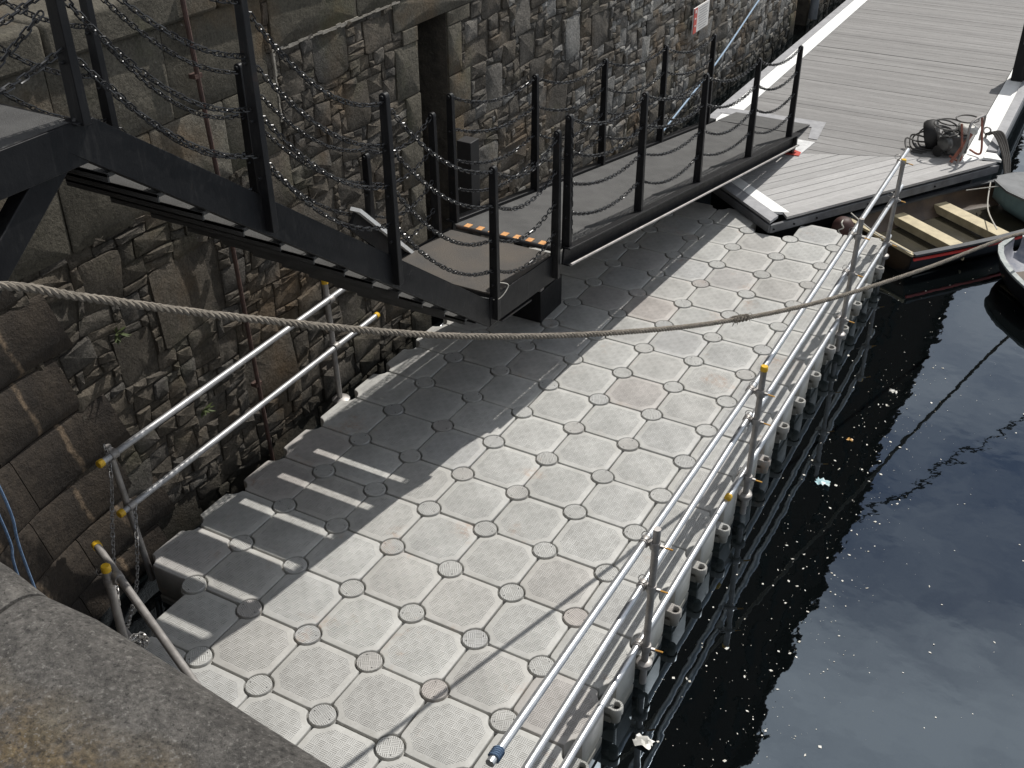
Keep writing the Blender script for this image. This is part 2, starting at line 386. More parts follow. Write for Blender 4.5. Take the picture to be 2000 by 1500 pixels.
# ------------------------------------------------------------------ builders
class MB:
    def __init__(s): s.v, s.f, s.mi = [], [], []
    def add(s, vs, fs, mi=0):
        o = len(s.v)
        s.v += [tuple(p) for p in vs]
        for f in fs:
            s.f.append(tuple(i + o for i in f)); s.mi.append(mi)
        return s
    def box(s, c, size, rz=0, mi=0, mat=None):
        hx, hy, hz = (k / 2 for k in size)
        ps = [Vector((a * hx, b * hy, d * hz)) for d in (-1, 1) for b in (-1, 1) for a in (-1, 1)]
        R = mat if mat is not None else Matrix.Rotation(rz, 3, 'Z')
        ps = [R @ p + Vector(c) for p in ps]
        return s.add(ps, [(0, 2, 3, 1), (4, 5, 7, 6), (0, 1, 5, 4), (2, 6, 7, 3), (0, 4, 6, 2), (1, 3, 7, 5)], mi)
    def bar(s, p, q, w, h, up=(0, 0, 1), mi=0, w2=None, h2=None):
        # rectangular bar from p to q, width w (sideways) and height h (along up)
        p, q = Vector(p), Vector(q); d = (q - p).normalized(); upv = Vector(up)
        sd = d.cross(upv)
        if sd.length < 1e-6: sd = d.cross(Vector((1, 0, 0)))
        sd.normalize(); u = sd.cross(d).normalized()
        w2 = w if w2 is None else w2; h2 = h if h2 is None else h2
        vs = []
        for c, ww, hh in ((p, w, h), (q, w2, h2)):
            for a, b in ((-1, -1), (1, -1), (1, 1), (-1, 1)): vs.append(c + sd * (a * ww / 2) + u * (b * hh / 2))
        return s.add(vs, [(0, 3, 2, 1), (4, 5, 6, 7), (0, 1, 5, 4), (1, 2, 6, 5), (2, 3, 7, 6), (3, 0, 4, 7)], mi)
    def tube(s, pts, r, n=8, caps=True, closed=False, mi=0, r2=None):
        pts = [Vector(p) for p in pts]; k = len(pts)
        vs, fs = [], []
        prev = None
        for i, p in enumerate(pts):
            if closed: t = pts[(i + 1) % k] - pts[i - 1]
            else: t = pts[min(i + 1, k - 1)] - pts[max(i - 1, 0)]
            t.normalize()
            if prev is None:
                a = Vector((0, 0, 1)) if abs(t.z) < 0.9 else Vector((1, 0, 0))
                nrm = (a - t * a.dot(t)).normalized()
            else:
                nrm = prev - t * prev.dot(t)
                nrm = nrm.normalized() if nrm.length > 1e-6 else prev
            prev = nrm; bn = t.cross(nrm)
            rr = r if r2 is None else r + (r2 - r) * i / max(1, k - 1)
            for j in range(n):
                a = 2 * pi * j / n
                vs.append(p + nrm * (rr * cos(a)) + bn * (rr * sin(a)))
        for i in range(k if closed else k - 1):
            for j in range(n):
                a, b = i * n + j, i * n + (j + 1) % n
                c, d = ((i + 1) % k) * n + (j + 1) % n, ((i + 1) % k) * n + j
                fs.append((a, b, c, d))
        if caps and not closed:
            fs.append(tuple(range(n - 1, -1, -1))); fs.append(tuple((k - 1) * n + j for j in range(n)))
        return s.add(vs, fs, mi)
    def lathe(s, c, prof, n=16, mi=0, axis=None):
        # prof: list of (radius, height); closed with n-gons at both ends
        R = Matrix.Identity(3) if axis is None else Vector(axis).to_track_quat('Z', 'Y').to_matrix()
        vs = [R @ Vector((r * cos(2 * pi * j / n), r * sin(2 * pi * j / n), h)) + Vector(c) for r, h in prof for j in range(n)]
        fs = []
        for i in range(len(prof) - 1):
            for j in range(n):
                fs.append((i * n + j, i * n + (j + 1) % n, (i + 1) * n + (j + 1) % n, (i + 1) * n + j))
        fs.append(tuple(range(n - 1, -1, -1))); fs.append(tuple((len(prof) - 1) * n + j for j in range(n)))
        return s.add(vs, fs, mi)
    def prism(s, poly, z0, z1, mi=0):
        n = len(poly)
        a = sum(poly[i][0] * poly[(i + 1) % n][1] - poly[(i + 1) % n][0] * poly[i][1] for i in range(n))
        if a < 0: poly = poly[::-1]
        vs = [(x, y, z0) for x, y in poly] + [(x, y, z1) for x, y in poly]
        fs = [tuple(range(n - 1, -1, -1)), tuple(range(n, 2 * n))] + [(i, (i + 1) % n, n + (i + 1) % n, n + i) for i in range(n)]
        return s.add(vs, fs, mi)
    def mesh(s, name, mats, off=(0, 0, 0), sharp=40, attrs=None):
        me = bpy.data.meshes.new(name)
        me.from_pydata([(x - off[0], y - off[1], z - off[2]) for x, y, z in s.v], [], s.f)
        if not isinstance(mats, (list, tuple)): mats = [mats]
        for m in mats: me.materials.append(m)
        me.polygons.foreach_set('material_index', s.mi)
        me.polygons.foreach_set('use_smooth', [True] * len(s.f))
        me.update()
        me.set_sharp_from_angle(angle=radians(sharp))
        if attrs:
            for an, (dom, vals) in attrs.items():
                at = me.attributes.new(an, 'FLOAT', dom)
                at.data.foreach_set('value', vals)
        return me
    def build(s, name, mats, parent=None, bevel=0, sharp=40, attrs=None, loc=None):
        off = wloc(parent) if parent else (loc or (0, 0, 0))
        me = s.mesh(name, mats, off, sharp, attrs)
        o = bpy.data.objects.new(name, me)
        COL.objects.link(o)
        if parent: o.parent = parent
        elif loc: o.location = loc
        if bevel:
            b = o.modifiers.new('bevel', 'BEVEL'); b.width = bevel; b.segments = 2; b.limit_method = 'ANGLE'; b.angle_limit = radians(40)
        return o
def wloc(o):
    l = Vector((0, 0, 0))
    while o: l += o.location; o = o.parent
    return l
def tag(o, label=None, cat=None, group=None, kind=None):
    if label: o['label'] = label
    if cat: o['category'] = cat
    if group: o['group'] = group
    if kind: o['kind'] = kind
    return o
def thing(name, loc, label, cat, group=None):
    o = bpy.data.objects.new(name, None)
    o.empty_display_size = 0.2
    COL.objects.link(o); o.location = loc
    return tag(o, label, cat, group)
def inst(name, me, parent, loc, rz=0):
    o = bpy.data.objects.new(name, me); COL.objects.link(o)
    o.parent = parent; o.location = Vector(loc) - wloc(parent); o.rotation_euler = (0, 0, rz)
    return o
def lerp(a, b, t): return a + (b - a) * t
def vl(p, q, t): return Vector(p).lerp(Vector(q), t)
def sagline(p, q, sag, n):
    return [vl(p, q, i / n) - Vector((0, 0, sag * 4 * (i / n) * (1 - i / n))) for i in range(n + 1)]
def clip(poly, a, b, c):
    # keep the part of poly where a*x + b*y + c >= 0
    out = []
    for i in range(len(poly)):
        p, q = poly[i], poly[(i + 1) % len(poly)]
        dp, dq = a * p[0] + b * p[1] + c, a * q[0] + b * q[1] + c
        if dp >= 0: out.append(p)
        if (dp >= 0) != (dq >= 0):
            t = dp / (dp - dq); out.append((p[0] + (q[0] - p[0]) * t, p[1] + (q[1] - p[1]) * t))
    return out
def smooth_path(pts, n=8):
    P = [Vector(p) for p in pts]; out = []
    for i in range(len(P) - 1):
        p0, p1, p2, p3 = P[max(i - 1, 0)], P[i], P[i + 1], P[min(i + 2, len(P) - 1)]
        for k in range(n):
            t = k / n
            out.append(0.5 * ((2 * p1) + (p2 - p0) * t + (2 * p0 - 5 * p1 + 4 * p2 - p3) * t * t + (3 * p1 - p0 - 3 * p2 + p3) * t ** 3))
    out.append(P[-1]); return out
def resample(pts, step):
    out = [pts[0]]; acc = 0
    for a, b in zip(pts, pts[1:]):
        L = (b - a).length; d = step - acc
        while d <= L:
            out.append(a.lerp(b, d / L)); d += step
        acc = (acc + L) % step
    return out
def chain_mb(pts, pitch=0.042, length=0.058, width=0.03, wire=0.0047, mb=None):
    mb = mb or MB()
    P = resample([Vector(p) for p in pts], pitch)
    st = []
    hs = length / 2 - width / 2
    for a in (-60, -20, 20, 60): st.append((hs + width / 2 * cos(radians(a)), width / 2 * sin(radians(a))))
    for a in (120, 160, 200, 240): st.append((-hs + width / 2 * cos(radians(a)), width / 2 * sin(radians(a))))
    for i in range(len(P) - 1):
        c = (P[i] + P[i + 1]) / 2; t = (P[i + 1] - P[i]).normalized()
        a = Vector((0, 0, 1)) if abs(t.z) < 0.95 else Vector((1, 0, 0))
        s1 = t.cross(a).normalized(); s2 = t.cross(s1)
        ang = (pi / 4 if i % 2 else -pi / 4) + random.uniform(-.35, .35)
        sd = s1 * cos(ang) + s2 * sin(ang)
        mb.tube([c + t * x + sd * y for x, y in st], wire, 5, closed=True)
    return mb
def rope_mb(path, r, pitch=0.1, step=0.02, strands=3, n=6):
    mb = MB(); P = resample(path, step)
    T = [(P[min(i + 1, len(P) - 1)] - P[max(i - 1, 0)]).normalized() for i in range(len(P))]
    a = Vector((0, 0, 1)) if abs(T[0].z) < 0.9 else Vector((1, 0, 0))
    nrm = (a - T[0] * a.dot(T[0])).normalized(); N = []
    for t in T:
        nrm = (nrm - t * nrm.dot(t)).normalized(); N.append(nrm)
    for s in range(strands):
        pts = []
        for i, p in enumerate(P):
            an = 2 * pi * (i * step / pitch + s / strands); b = T[i].cross(N[i])
            pts.append(p + (N[i] * cos(an) + b * sin(an)) * r * 0.55)
        mb.tube(pts, r * 0.56, n)
    return mb

WATER = -0.35
WX = -3.28          # face of the long quay wall
QZ = 3.70           # quay level
# ------------------------------------------------------------------ water
mb = MB(); mb.add([(-120, -120, WATER), (250, -120, WATER), (250, 400, WATER), (-120, 400, WATER)], [(0, 1, 2, 3)])
tag(mb.build('water', M['water']), kind='structure')
mb = MB(); mb.add([(-120, -120, -3.5), (250, -120, -3.5), (250, 400, -3.5), (-120, 400, -3.5)], [(0, 1, 2, 3)])
tag(mb.build('dock_bed', M['mortar']), kind='structure')

# quay ground: behind the long wall and behind the near coping
mb = MB()
mb.prism([(-60, -60), (WX - .55, -60), (WX - .55, 110), (-60, 110)], -3, QZ - 0.02)
mb.prism([(WX - .55, -60), (40, -60), (40, -3.75), (WX - .55, -3.75)], -3, QZ - 0.02)
tag(mb.build('quay', M['quay']), kind='structure')

# ------------------------------------------------------------------ long rubble wall
wall = thing('quay_wall', (WX, 8, WATER), 'tall dark rubble stone quay wall running along the left of the floating dock', 'wall')
Y0, Y1, Z0, Z1 = -1.1, 22.0, -0.9, 3.46
HOLES = [(4.3, 4.8, -1.0, 2.78), (16.9, 17.75, -1.0, 9)]
CELL = 0.068
NU, NV = int((Y1 - Y0) / CELL), int((Z1 - Z0) / CELL)
grid = [[False] * NV for _ in range(NU)]
stones = []
def cellrange(y0, y1, z0, z1):
    return (max(0, round((y0 - Y0) / CELL)), min(NU, round((y1 - Y0) / CELL)), max(0, round((z0 - Z0) / CELL)), min(NV, round((z1 - Z0) / CELL)))
def occupy(y0, y1, z0, z1):
    a, b, c, d = cellrange(y0, y1, z0, z1)
    for i in range(a, b):
        for j in range(c, d): grid[i][j] = True
presets = []
for h in HOLES: occupy(*h)
def preset(y0, y1, z0, z1, rnd): 
    a, b, c, d = cellrange(y0, y1, z0, z1)
    occupy(y0, y1, z0, z1)
    presets.append((y0, y1, z0, z1, rnd))
# dressed ashlar in the upper wall
z = 2.28; k = 0
for hh in (0.56, 0.62):
    y = -0.7 + 0.3 * k
    ws = [0.95, 0.8, 0.72, 0.7] if k == 0 else [0.75, 0.95, 1.0]
    for w in ws:
        y2 = min(y + w, 2.36); preset(y, y2, z, z + hh, random.random()); y = y2
    z += hh; k += 1
y = 2.36
while y < 16.8:
    w = random.uniform(.8, 1.35); y2 = min(y + w, 16.85); preset(y, y2, 3.04, 3.46, random.random()); y = y2
# quoins of the slot in the wall
for hz in HOLES:
    z = -0.8; k = 0
    while z < min(hz[3], 3.0) - 0.1:
        h = random.uniform(.36, .5); zt = min(z + h, min(hz[3], 3.02))
        wl_, wr_ = (.36, .24) if k % 2 else (.24, .4)
        preset(hz[0] - wl_, hz[0], z, zt, random.uniform(.1, .5)); preset(hz[1], hz[1] + wr_, z, zt, random.uniform(.0, .35))
        z = zt; k += 1
preset(3.95, 5.3, 2.78, 3.04, 0.3)
def free(i, j, w, h):
    if i + w > NU or j + h > NV: return False
    return not any(grid[a][b] for a in range(i, i + w) for b in range(j, j + h))
def place(i, j, w, h):
    for a in range(i, i + w):
        for b in range(j, j + h): grid[a][b] = True
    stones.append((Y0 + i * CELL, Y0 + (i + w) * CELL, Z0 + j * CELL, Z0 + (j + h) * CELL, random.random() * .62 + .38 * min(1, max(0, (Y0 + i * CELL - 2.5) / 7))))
RS = random.Random(11)
for tries, ws, hs, ymax in ((20, (7, 10), (6, 9), 3.2), (60, (5, 8), (4, 7), 9), (200, (4, 7), (3, 5), 22), (1900, (3, 5), (2, 3), 22)):
    for _ in range(tries):
        w, h = RS.randint(*ws), RS.randint(*hs)
        i = RS.randint(0, max(0, min(NU, int((ymax - Y0) / CELL)) - w)); j = RS.randint(0, NV - h)
        if free(i, j, w, h): place(i, j, w, h)
for j in range(NV):
    i = 0
    while i < NU:
        if grid[i][j]: i += 1; continue
        run = 0
        while i + run < NU and not grid[i + run][j] and run < 6: run += 1
        w = min(run, RS.choice((1, 2, 2, 3, 3, 4)))
        if run - w == 1 and run <= 4: w = run
        h = RS.choice((1, 1, 2, 2)) if w > 1 else RS.choice((1, 2))
        while h > 1 and not free(i, j, w, h): h -= 1
        place(i, j, w, h); i += w
def warp(u, v):
    a = noise.noise(Vector((u * 2.1, v * 2.1, 3.3))); b = noise.noise(Vector((u * 2.1, v * 2.1, 9.1)))
    c = noise.noise(Vector((u * 6.5, v * 6.5, 1.7))); d = noise.noise(Vector((u * 6.5, v * 6.5, 5.2)))
    e = noise.noise(Vector((u * 13, v * 13, 7.7))); f = noise.noise(Vector((u * 13, v * 13, 2.9)))
    return u + .06 * a + .026 * c + .012 * e, v + .045 * b + .02 * d + .01 * f
def stone_geo(st, dressed=False):
    y0, y1, z0, z1, rnd = st
    w, h = y1 - y0, z1 - z0
    g = 0.004 if dressed else RS.uniform(.0015, .005)
    m = min(w, h)
    pts = []
    cc = 0.03 * m if dressed else None
    for (cx, cy, sx, sy) in ((y0, z0, 1, 1), (y1, z0, -1, 1), (y1, z1, -1, -1), (y0, z1, 1, -1)):
        c1 = cc if dressed else m * RS.choice((.03, .06, .1, .22)); c2 = cc if dressed else m * RS.choice((.03, .06, .1, .22))
        a, b = (cx + sx * g, cy + sy * (g + c2)), (cx + sx * (g + c1), cy + sy * g)
        mid = (cx + sx * (g + c1 * .28), cy + sy * (g + c2 * .28))
        seq = (a, mid, b) if (sx, sy) in ((1, 1), (-1, -1)) else (b, mid, a)
        pts += [p if dressed else warp(*p) for p in seq]
    n = len(pts)
    cx = sum(p[0] for p in pts) / n; cy = sum(p[1] for p in pts) / n
    d = RS.uniform(.022, .03) if dressed else RS.uniform(.008, .03)
    tx, ty = RS.uniform(-.07, .07) * (0.15 if dressed else 1), RS.uniform(-.07, .07) * (0.15 if dressed else 1)
    vs = [(WX - .03, p[0], p[1]) for p in pts]
    rim = .006 if dressed else .35 * d
    vs += [(WX + d - rim + tx * (p[0] - cx) + ty * (p[1] - cy), p[0], p[1]) for p in pts]
    k = .95 if dressed else RS.uniform(.8, .9)
    for p in pts:
        j = 0 if dressed else RS.uniform(-.006, .006)
        vs.append((WX + d + tx * (p[0] - cx) + ty * (p[1] - cy) + j, cx + (p[0] - cx) * k, cy + (p[1] - cy) * k))
    vs.append((WX + d + RS.uniform(0, .012 if not dressed else .003), cx, cy))
    fs = []
    for lay in (0, n):
        for i in range(n): fs.append((lay + i, lay + (i + 1) % n, lay + n + (i + 1) % n, lay + n + i))
    for i in range(n): fs.append((2 * n + i, 2 * n + (i + 1) % n, 3 * n))
    return vs, fs, rnd
def seen(st):
    # rough size in the picture, largest first
    c = Vector((WX, (st[0] + st[1]) / 2, (st[2] + st[3]) / 2)) - cam.matrix_world.translation
    q = [sum(RR[i][k] * c[k] for k in range(3)) for i in range(3)]
    if q[2] <= 0.2: return 0
    x, yy = 1000 + 2152 * q[0] / q[2], 750 + 2152 * q[1] / q[2]
    if x < -40 or x > 2040 or yy < -40 or yy > 1540: return 0
    return (st[1] - st[0]) * (st[3] - st[2]) / q[2] ** 2
alls = [(seen(s), 'r', s) for s in stones] + [(seen(p), 'd', p) for p in presets]
alls.sort(key=lambda t: -t[0])
nparts = 0
rub = MB(); rub_attr = []; drs = MB(); drs_attr = []
for sc_, kd, st in alls:
    vs, fs, rnd = stone_geo(st, kd == 'd')
    if sc_ > 0 and nparts < 296:
        m1 = MB(); m1.add(vs, fs)
        m1.build('stone', M['ashlar'] if kd == 'd' else M['stone'], wall, sharp=38, attrs={'rnd': ('FACE', [rnd] * len(fs))})
        nparts += 1
    else:
        tgt, ta = (drs, drs_attr) if kd == 'd' else (rub, rub_attr)
        tgt.add(vs, fs); ta += [rnd] * len(fs)
tag(rub.build('rubble_stones', M['stone'], wall, sharp=38, attrs={'rnd': ('FACE', rub_attr)}), kind='stuff')
if drs.f: tag(drs.build('dressed_stones', M['ashlar'], wall, sharp=38, attrs={'rnd': ('FACE', drs_attr)}), kind='stuff')
# mortar core with the two slots left open
mb = MB()
segs = [(-1.1, 4.3), (4.8, 16.9), (17.75, 24)]
for a, b in segs: mb.box((WX - .3, (a + b) / 2, 1.0), (.6, b - a, 5.0))
mb.box((WX - .3, 4.55, 3.14), (.6, .5, .72))
mb.build('core', M['mortar'], wall)
mb = MB()
for a, b in ((4.3, 4.8), (16.9, 17.75)): mb.box((WX - .55, (a + b) / 2, 1.0), (.3, b - a + .3, 5.0))
mb.build('slot_back', M['mortar'], wall)
# pale mortar string under the ashlar
mb = MB()
ry = 2.36
while ry < 4.0:
    mb.box((WX + .016, ry + .03, 3.035 + random.uniform(-.006, .006)), (.03, .062, random.uniform(.012, .03))); ry += .06
rz_ = 2.5
while rz_ < 3.02:
    mb.box((WX + .016, 2.365 + random.uniform(-.006, .006), rz_ + .025), (.03, random.uniform(.01, .028), .052)); rz_ += .05
mb.build('mortar_string', M['pale_mortar'], wall)
y = -1.0
while y < 22:
    w = random.uniform(1.0, 1.5)
    mb = MB(); mb.box((WX - .26, y + w / 2, 3.58), (.66, w - .012, .235))
    mb.build('coping_stone', M['ashlar'], wall, bevel=.03, attrs={'rnd': ('FACE', [random.uniform(.0, .3)] * 6)})
    y += w

# ------------------------------------------------------------------ curved corner of big blocks
corner = thing('curved_corner_wall', (WX, -1.5, WATER), 'curved corner wall of big dark blocks with pale streaks below the quay', 'wall')
def cpt(th, z, off=0):
    ys = .39 - .28 * (z + .2); r = ys + 2.98
    return Vector((WX + .0 + r - (r - off) * cos(th), ys - (r - off) * sin(th), z))
z = -0.95; k = 0
while z < 3.4:
    z1 = min(z + RS.uniform(.4, .5), 3.45)
    th = -.08 + (.06 if k % 2 else 0)
    while th < pi / 2 - .02:
        t1 = min(th + RS.uniform(.24, .3), pi / 2)
        n = 4; g = .0012; gz = .003; bul = RS.uniform(.0, .012)
        vs, fs, sv = [], [], []
        ths = [lerp(th + g, t1 - g, i / n) for i in range(n + 1)]
        rows = [(z + gz, -.05), (z + gz, .016), (z + .035, .028 + bul), ((z + z1) / 2, .034 + bul), (z1 - .035, .028 + bul), (z1 - gz, .016), (z1 - gz, -.05)]
        for zz, off in rows:
            for i, t in enumerate(ths):
                o2 = off if 0 < i < n else min(off, .026)
                vs.append(cpt(t, zz, o2)); sv.append(i / n)
        for a in range(len(rows) - 1):
            for i in range(n): fs.append((a * (n + 1) + i, a * (n + 1) + i + 1, (a + 1) * (n + 1) + i + 1, (a + 1) * (n + 1) + i))
        for side in (0, n):
            fs.append(tuple(a * (n + 1) + side for a in range(len(rows))))
        m1 = MB(); m1.add(vs, fs)
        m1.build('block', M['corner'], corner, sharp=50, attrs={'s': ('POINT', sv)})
        th = t1
    z = z1; k += 1
vs, fs = [], []
for zz in (-3, 3.5):
    for i in range(15): vs.append(cpt(-.1 + (pi / 2 + .1) * i / 14, max(zz, -1.0), -.03) + Vector((0, 0, min(0, zz + 1))))
for i in range(14): fs.append((i, i + 1, 16 + i, 15 + i))
m1 = MB(); m1.add(vs, fs); m1.build('backing', M['mortar'], corner)
# solid fill behind the curve up to quay level
m1 = MB()
poly = [tuple(cpt(pi / 2 * i / 12, 3.45, -.02)[:2]) for i in range(13)] + [(WX - .55, -2.98), (WX - .55, -.6)]
m1.prism(poly, 3.40, QZ - .03); m1.build('cap', M['quay'], corner)
# mooring ring on the corner
p = cpt(.12, 2.2, .05)
m1 = MB(); m1.tube([p + Vector((.05 * 0, .055 * cos(a), .055 * sin(a) - .05)) for a in [2 * pi * i / 16 for i in range(16)]], .009, 6, closed=True)
tag(m1.build('mooring_ring', M['rust_pipe']), 'rusty iron mooring ring on the curved corner wall under the thick rope', 'ring')

# ------------------------------------------------------------------ near quay: wall face and rounded coping under the camera
nw = thing('near_quay_wall', (0, -3.1, WATER), 'near quay edge with a rounded worn stone coping in the bottom left corner', 'wall')
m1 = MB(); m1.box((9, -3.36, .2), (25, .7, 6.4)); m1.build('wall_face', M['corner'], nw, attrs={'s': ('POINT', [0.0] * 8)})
xs = [-3.3, -1.6, .47, 2.75, 4.9, 7.0]
for a, b in zip(xs, xs[1:]):
    prof = [(-3.72, 3.36), (-2.915, 3.36), (-2.905, 3.55)]
    for i in range(9):
        an = i / 8 * pi / 2; prof.append((-3.01 + .105 * cos(an), 3.595 + .105 * sin(an)))
    prof += [(-3.2, 3.702), (-3.45, 3.697), (-3.72, 3.69)]
    vs, fs = [], []; n = len(prof); K = 14
    for i in range(K + 1):
        x = lerp(a + .006, b - .006, i / K)
        e = .009 if i in (0, K) else 0
        x2 = x if i not in (0, K) else x
        for (yy, zz) in prof:
            w = .008 * noise.noise(Vector((x * 1.6, yy * 3, zz * 3)))
            vs.append((x2, yy + .02 - .1 * (x2 - .9) + (-e if yy > -3.2 else 0) + w, zz - (e if zz > 3.55 else 0) + w))
    for i in range(K):
        for j in range(n - 1): fs.append((i * n + j, (i + 1) * n + j, (i + 1) * n + j + 1, i * n + j + 1))
    fs.append(tuple(range(n))); fs.append(tuple(K * n + j for j in range(n - 1, -1, -1)))
    m1 = MB(); m1.add(vs, fs); o = m1.build('coping_stone', M['coping'], None, sharp=60, loc=((a + b) / 2, -2.9, 3.7))
    wl0 = o.location.copy(); o.parent = nw; o.location = wl0 - nw.location

# ------------------------------------------------------------------ warehouse on the quay (seen in the water)
bl = thing('warehouse', (-9, 40, QZ), 'tall dark brick warehouse seen only as a reflection in the black water', 'building')
BX = -4.4
HB = 28.3
m1 = MB(); m1.box((BX - 5, 57, QZ + HB / 2), (10, 108, HB)); m1.build('wall', M['brick'], bl)
m1 = MB(); m1.box((BX - 4.9, 57, QZ + HB + .2), (10.5, 108.6, .5)); m1.build('cornice', M['brick'], bl)
for i in range(9):
    m1 = MB(); yy = 20 + i * 7 + random.uniform(-2, 2); m1.box((BX - random.uniform(.5, 3), yy, QZ + HB + .5 + random.uniform(.3, .9)), (1.2, random.uniform(.8, 2.2), random.uniform(.8, 2.2)))
    m1.build('chimney', M['brick'], bl)
win = MB(); win.box((0, 0, 0), (.12, 1.3, 2.0)); wme = win.mesh('window', M['glass'])
for fl in range(6):
    for i in range(10):
        inst('window', wme, bl, (BX + .0, 16 + i * 3.4, QZ + 3.5 + fl * 4.4))

# ------------------------------------------------------------------ timber pontoon
PZ = 0.17
PA, PB, PL = (-.743, 7.49), (1.276, 10.69), (-2.6, 9.07)
pont = thing('timber_pontoon', (-.6, 12, WATER), 'wide timber decked pontoon with white edge strips beyond the end of the gangway', 'pontoon')
PRX, PLX, PEND = 1.16, -2.6, 22.0
ed = (PB[0] - PA[0], PB[1] - PA[1]); L_ = hypot(*ed); ed = (ed[0] / L_, ed[1] / L_); en = (-ed[1], ed[0])   # along, inward (left)
fl_ = (PL[0] - PA[0], PL[1] - PA[1]); L2_ = hypot(*fl_); fl_ = (fl_[0] / L2_, fl_[1] / L2_); fn = (fl_[1], -fl_[0])     # along front-left edge, inward
if fn[0] * (0 - PA[0]) + fn[1] * (12 - PA[1]) < 0: fn = (-fn[0], -fn[1])
if en[0] * (-.8 - PA[0]) + en[1] * (9 - PA[1]) < 0: en = (-en[0], -en[1])
bd = (PB[0] - PL[0], PB[1] - PL[1]); Lb = hypot(*bd); bd = (bd[0] / Lb, bd[1] / Lb); bn_ = (-bd[1], bd[0])        # triangle / main boundary
def halfplane(nv, pt, d=0): return nv[0], nv[1], -(nv[0] * pt[0] + nv[1] * pt[1]) - d
# triangle boards, parallel to the front-right edge
t = 0.15; 
while t < 3.4:
    p0 = (PA[0] + en[0] * t, PA[1] + en[1] * t); p1 = (PA[0] + en[0] * (t + .138), PA[1] + en[1] * (t + .138))
    poly = [(p0[0] - ed[0] * 4, p0[1] - ed[1] * 4), (p0[0] + ed[0] * 6, p0[1] + ed[1] * 6), (p1[0] + ed[0] * 6, p1[1] + ed[1] * 6), (p1[0] - ed[0] * 4, p1[1] - ed[1] * 4)]
    poly = clip(poly, *halfplane(fn, PA, .34)); 
    if poly: poly = clip(poly, *halfplane((-bn_[0], -bn_[1]), PL, .004))
    if len(poly) > 2:
        # built along its own x axis so that the grain follows the board
        ang = math.atan2(ed[1], ed[0]); c = (sum(p[0] for p in poly) / len(poly), sum(p[1] for p in poly) / len(poly))
        m1 = MB(); m1.prism([((p[0] - c[0]) * cos(-ang) - (p[1] - c[1]) * sin(-ang), (p[0] - c[0]) * sin(-ang) + (p[1] - c[1]) * cos(-ang)) for p in poly], -.03, random.uniform(-.0025, .0015))
        inst('plank', m1.mesh('plank', M['plank_d']), pont, (c[0], c[1], PZ), ang)
    t += .146
# main boards across the pontoon
y = 8.9
while y < PEND:
    gap = .02 if abs(y - 14.46) < .07 else .004
    poly = [(PLX + .36, y), (PRX - .36, y), (PRX - .36, y + .14), (PLX + .36, y + .14)]
    poly = clip(poly, *halfplane(bn_, PL, .004))
    if len(poly) > 2:
        c = (sum(p[0] for p in poly) / len(poly), sum(p[1] for p in poly) / len(poly))
        m1 = MB(); m1.prism([(p[0] - c[0], p[1] - c[1]) for p in poly], -.03, random.uniform(-.003, .001))
        inst('plank', m1.mesh('plank', M['plank_x']), pont, (c[0], c[1], PZ))
    y += .14 + gap
def strip(pts, name, mat, z0=-.03, z1=.002, bevel=0):
    m1 = MB(); m1.prism(pts, PZ + z0, PZ + z1); return m1.build(name, mat, pont, bevel=bevel)
strip([(PLX + .13, 9.32), (PLX + .35, 9.42), (PLX + .35, PEND), (PLX + .13, PEND)], 'edge_strip', M['white_board'])
strip([(PLX, 9.09), (PLX + .125, 9.3), (PLX + .125, PEND), (PLX, PEND)], 'edge_board', M['grey_board'])
strip([(PRX - .35, 10.36), (PRX - .13, 10.62), (PRX - .13, PEND), (PRX - .35, PEND)], 'edge_strip', M['white_board'], -.03, .004)
strip([(PRX - .125, 10.9), (PRX, 10.9), (PRX, PEND), (PRX - .125, PEND)], 'edge_board', M['grey_board'], -.03, .03)
strip([(PB[0] - .14, PB[1] - .02), (PB[0] - .02, PB[1] - .02), (PRX, 10.88), (PRX - .125, 10.88), (PRX - .125, 10.66)], 'edge_strip', M['white_board'], -.03, .003)
q0 = lambda a, d: (PA[0] + fl_[0] * a + fn[0] * d, PA[1] + fl_[1] * a + fn[1] * d)
strip([q0(.22, .17), q0(2.3, .17), q0(2.1, .335), q0(.13, .335)], 'edge_strip', M['white_board'])
strip([q0(.0, .0), q0(2.42, .0), q0(2.3, .165), q0(.1, .165)], 'edge_board', M['grey_board'])
e0 = lambda a, d: (PA[0] + ed[0] * a + en[0] * d, PA[1] + ed[1] * a + en[1] * d)
strip([e0(.24, .0), e0(L_ - .12, .0), e0(L_ - .3, .145), e0(.3, .145)], 'edge_board', M['plank_d'], -.03, .001)
# steel body with recessed joint and pale lower channel
def inset_poly(d):
    return [(PA[0] + (en[0] + fn[0]) * d * .72, PA[1] + (en[1] + fn[1]) * d * .72), (PB[0] - .35 * d + en[0] * d, PB[1] + en[1] * d), (PRX - d, 11), (PRX - d, PEND - d), (PLX + d, PEND - d), (PLX + d, PL[1] + .4 * d)]
m1 = MB(); m1.prism(inset_poly(.55), -.75, PZ - .032); m1.build('float_body', M['rubber'], pont)
m1 = MB()
m1.bar((*e0(0.02, .02), .062), (*e0(L_ - .05, .02), .062), .04, .1)
m1.bar((*q0(0.02, .02), .062), (*q0(2.4, .02), .062), .04, .1)
m1.bar((PRX - .02, 10.8, .03), (PRX - .02, PEND, .03), .04, .13)
m1.bar((PLX + .02, 9.1, .03), (PLX + .02, PEND, .03), .04, .13)
m1.build('fascia', M['fascia'], pont, bevel=.006)
for a in (.06, .36, .7, 1.5, 2.6):
    m1 = MB(); c = e0(a, -.003); m1.lathe((c[0], c[1], .06), [(.012, 0), (.012, .012), (.007, .016)], 8, axis=(-en[0], -en[1], 0)); m1.build('bolt', M['black'], pont)
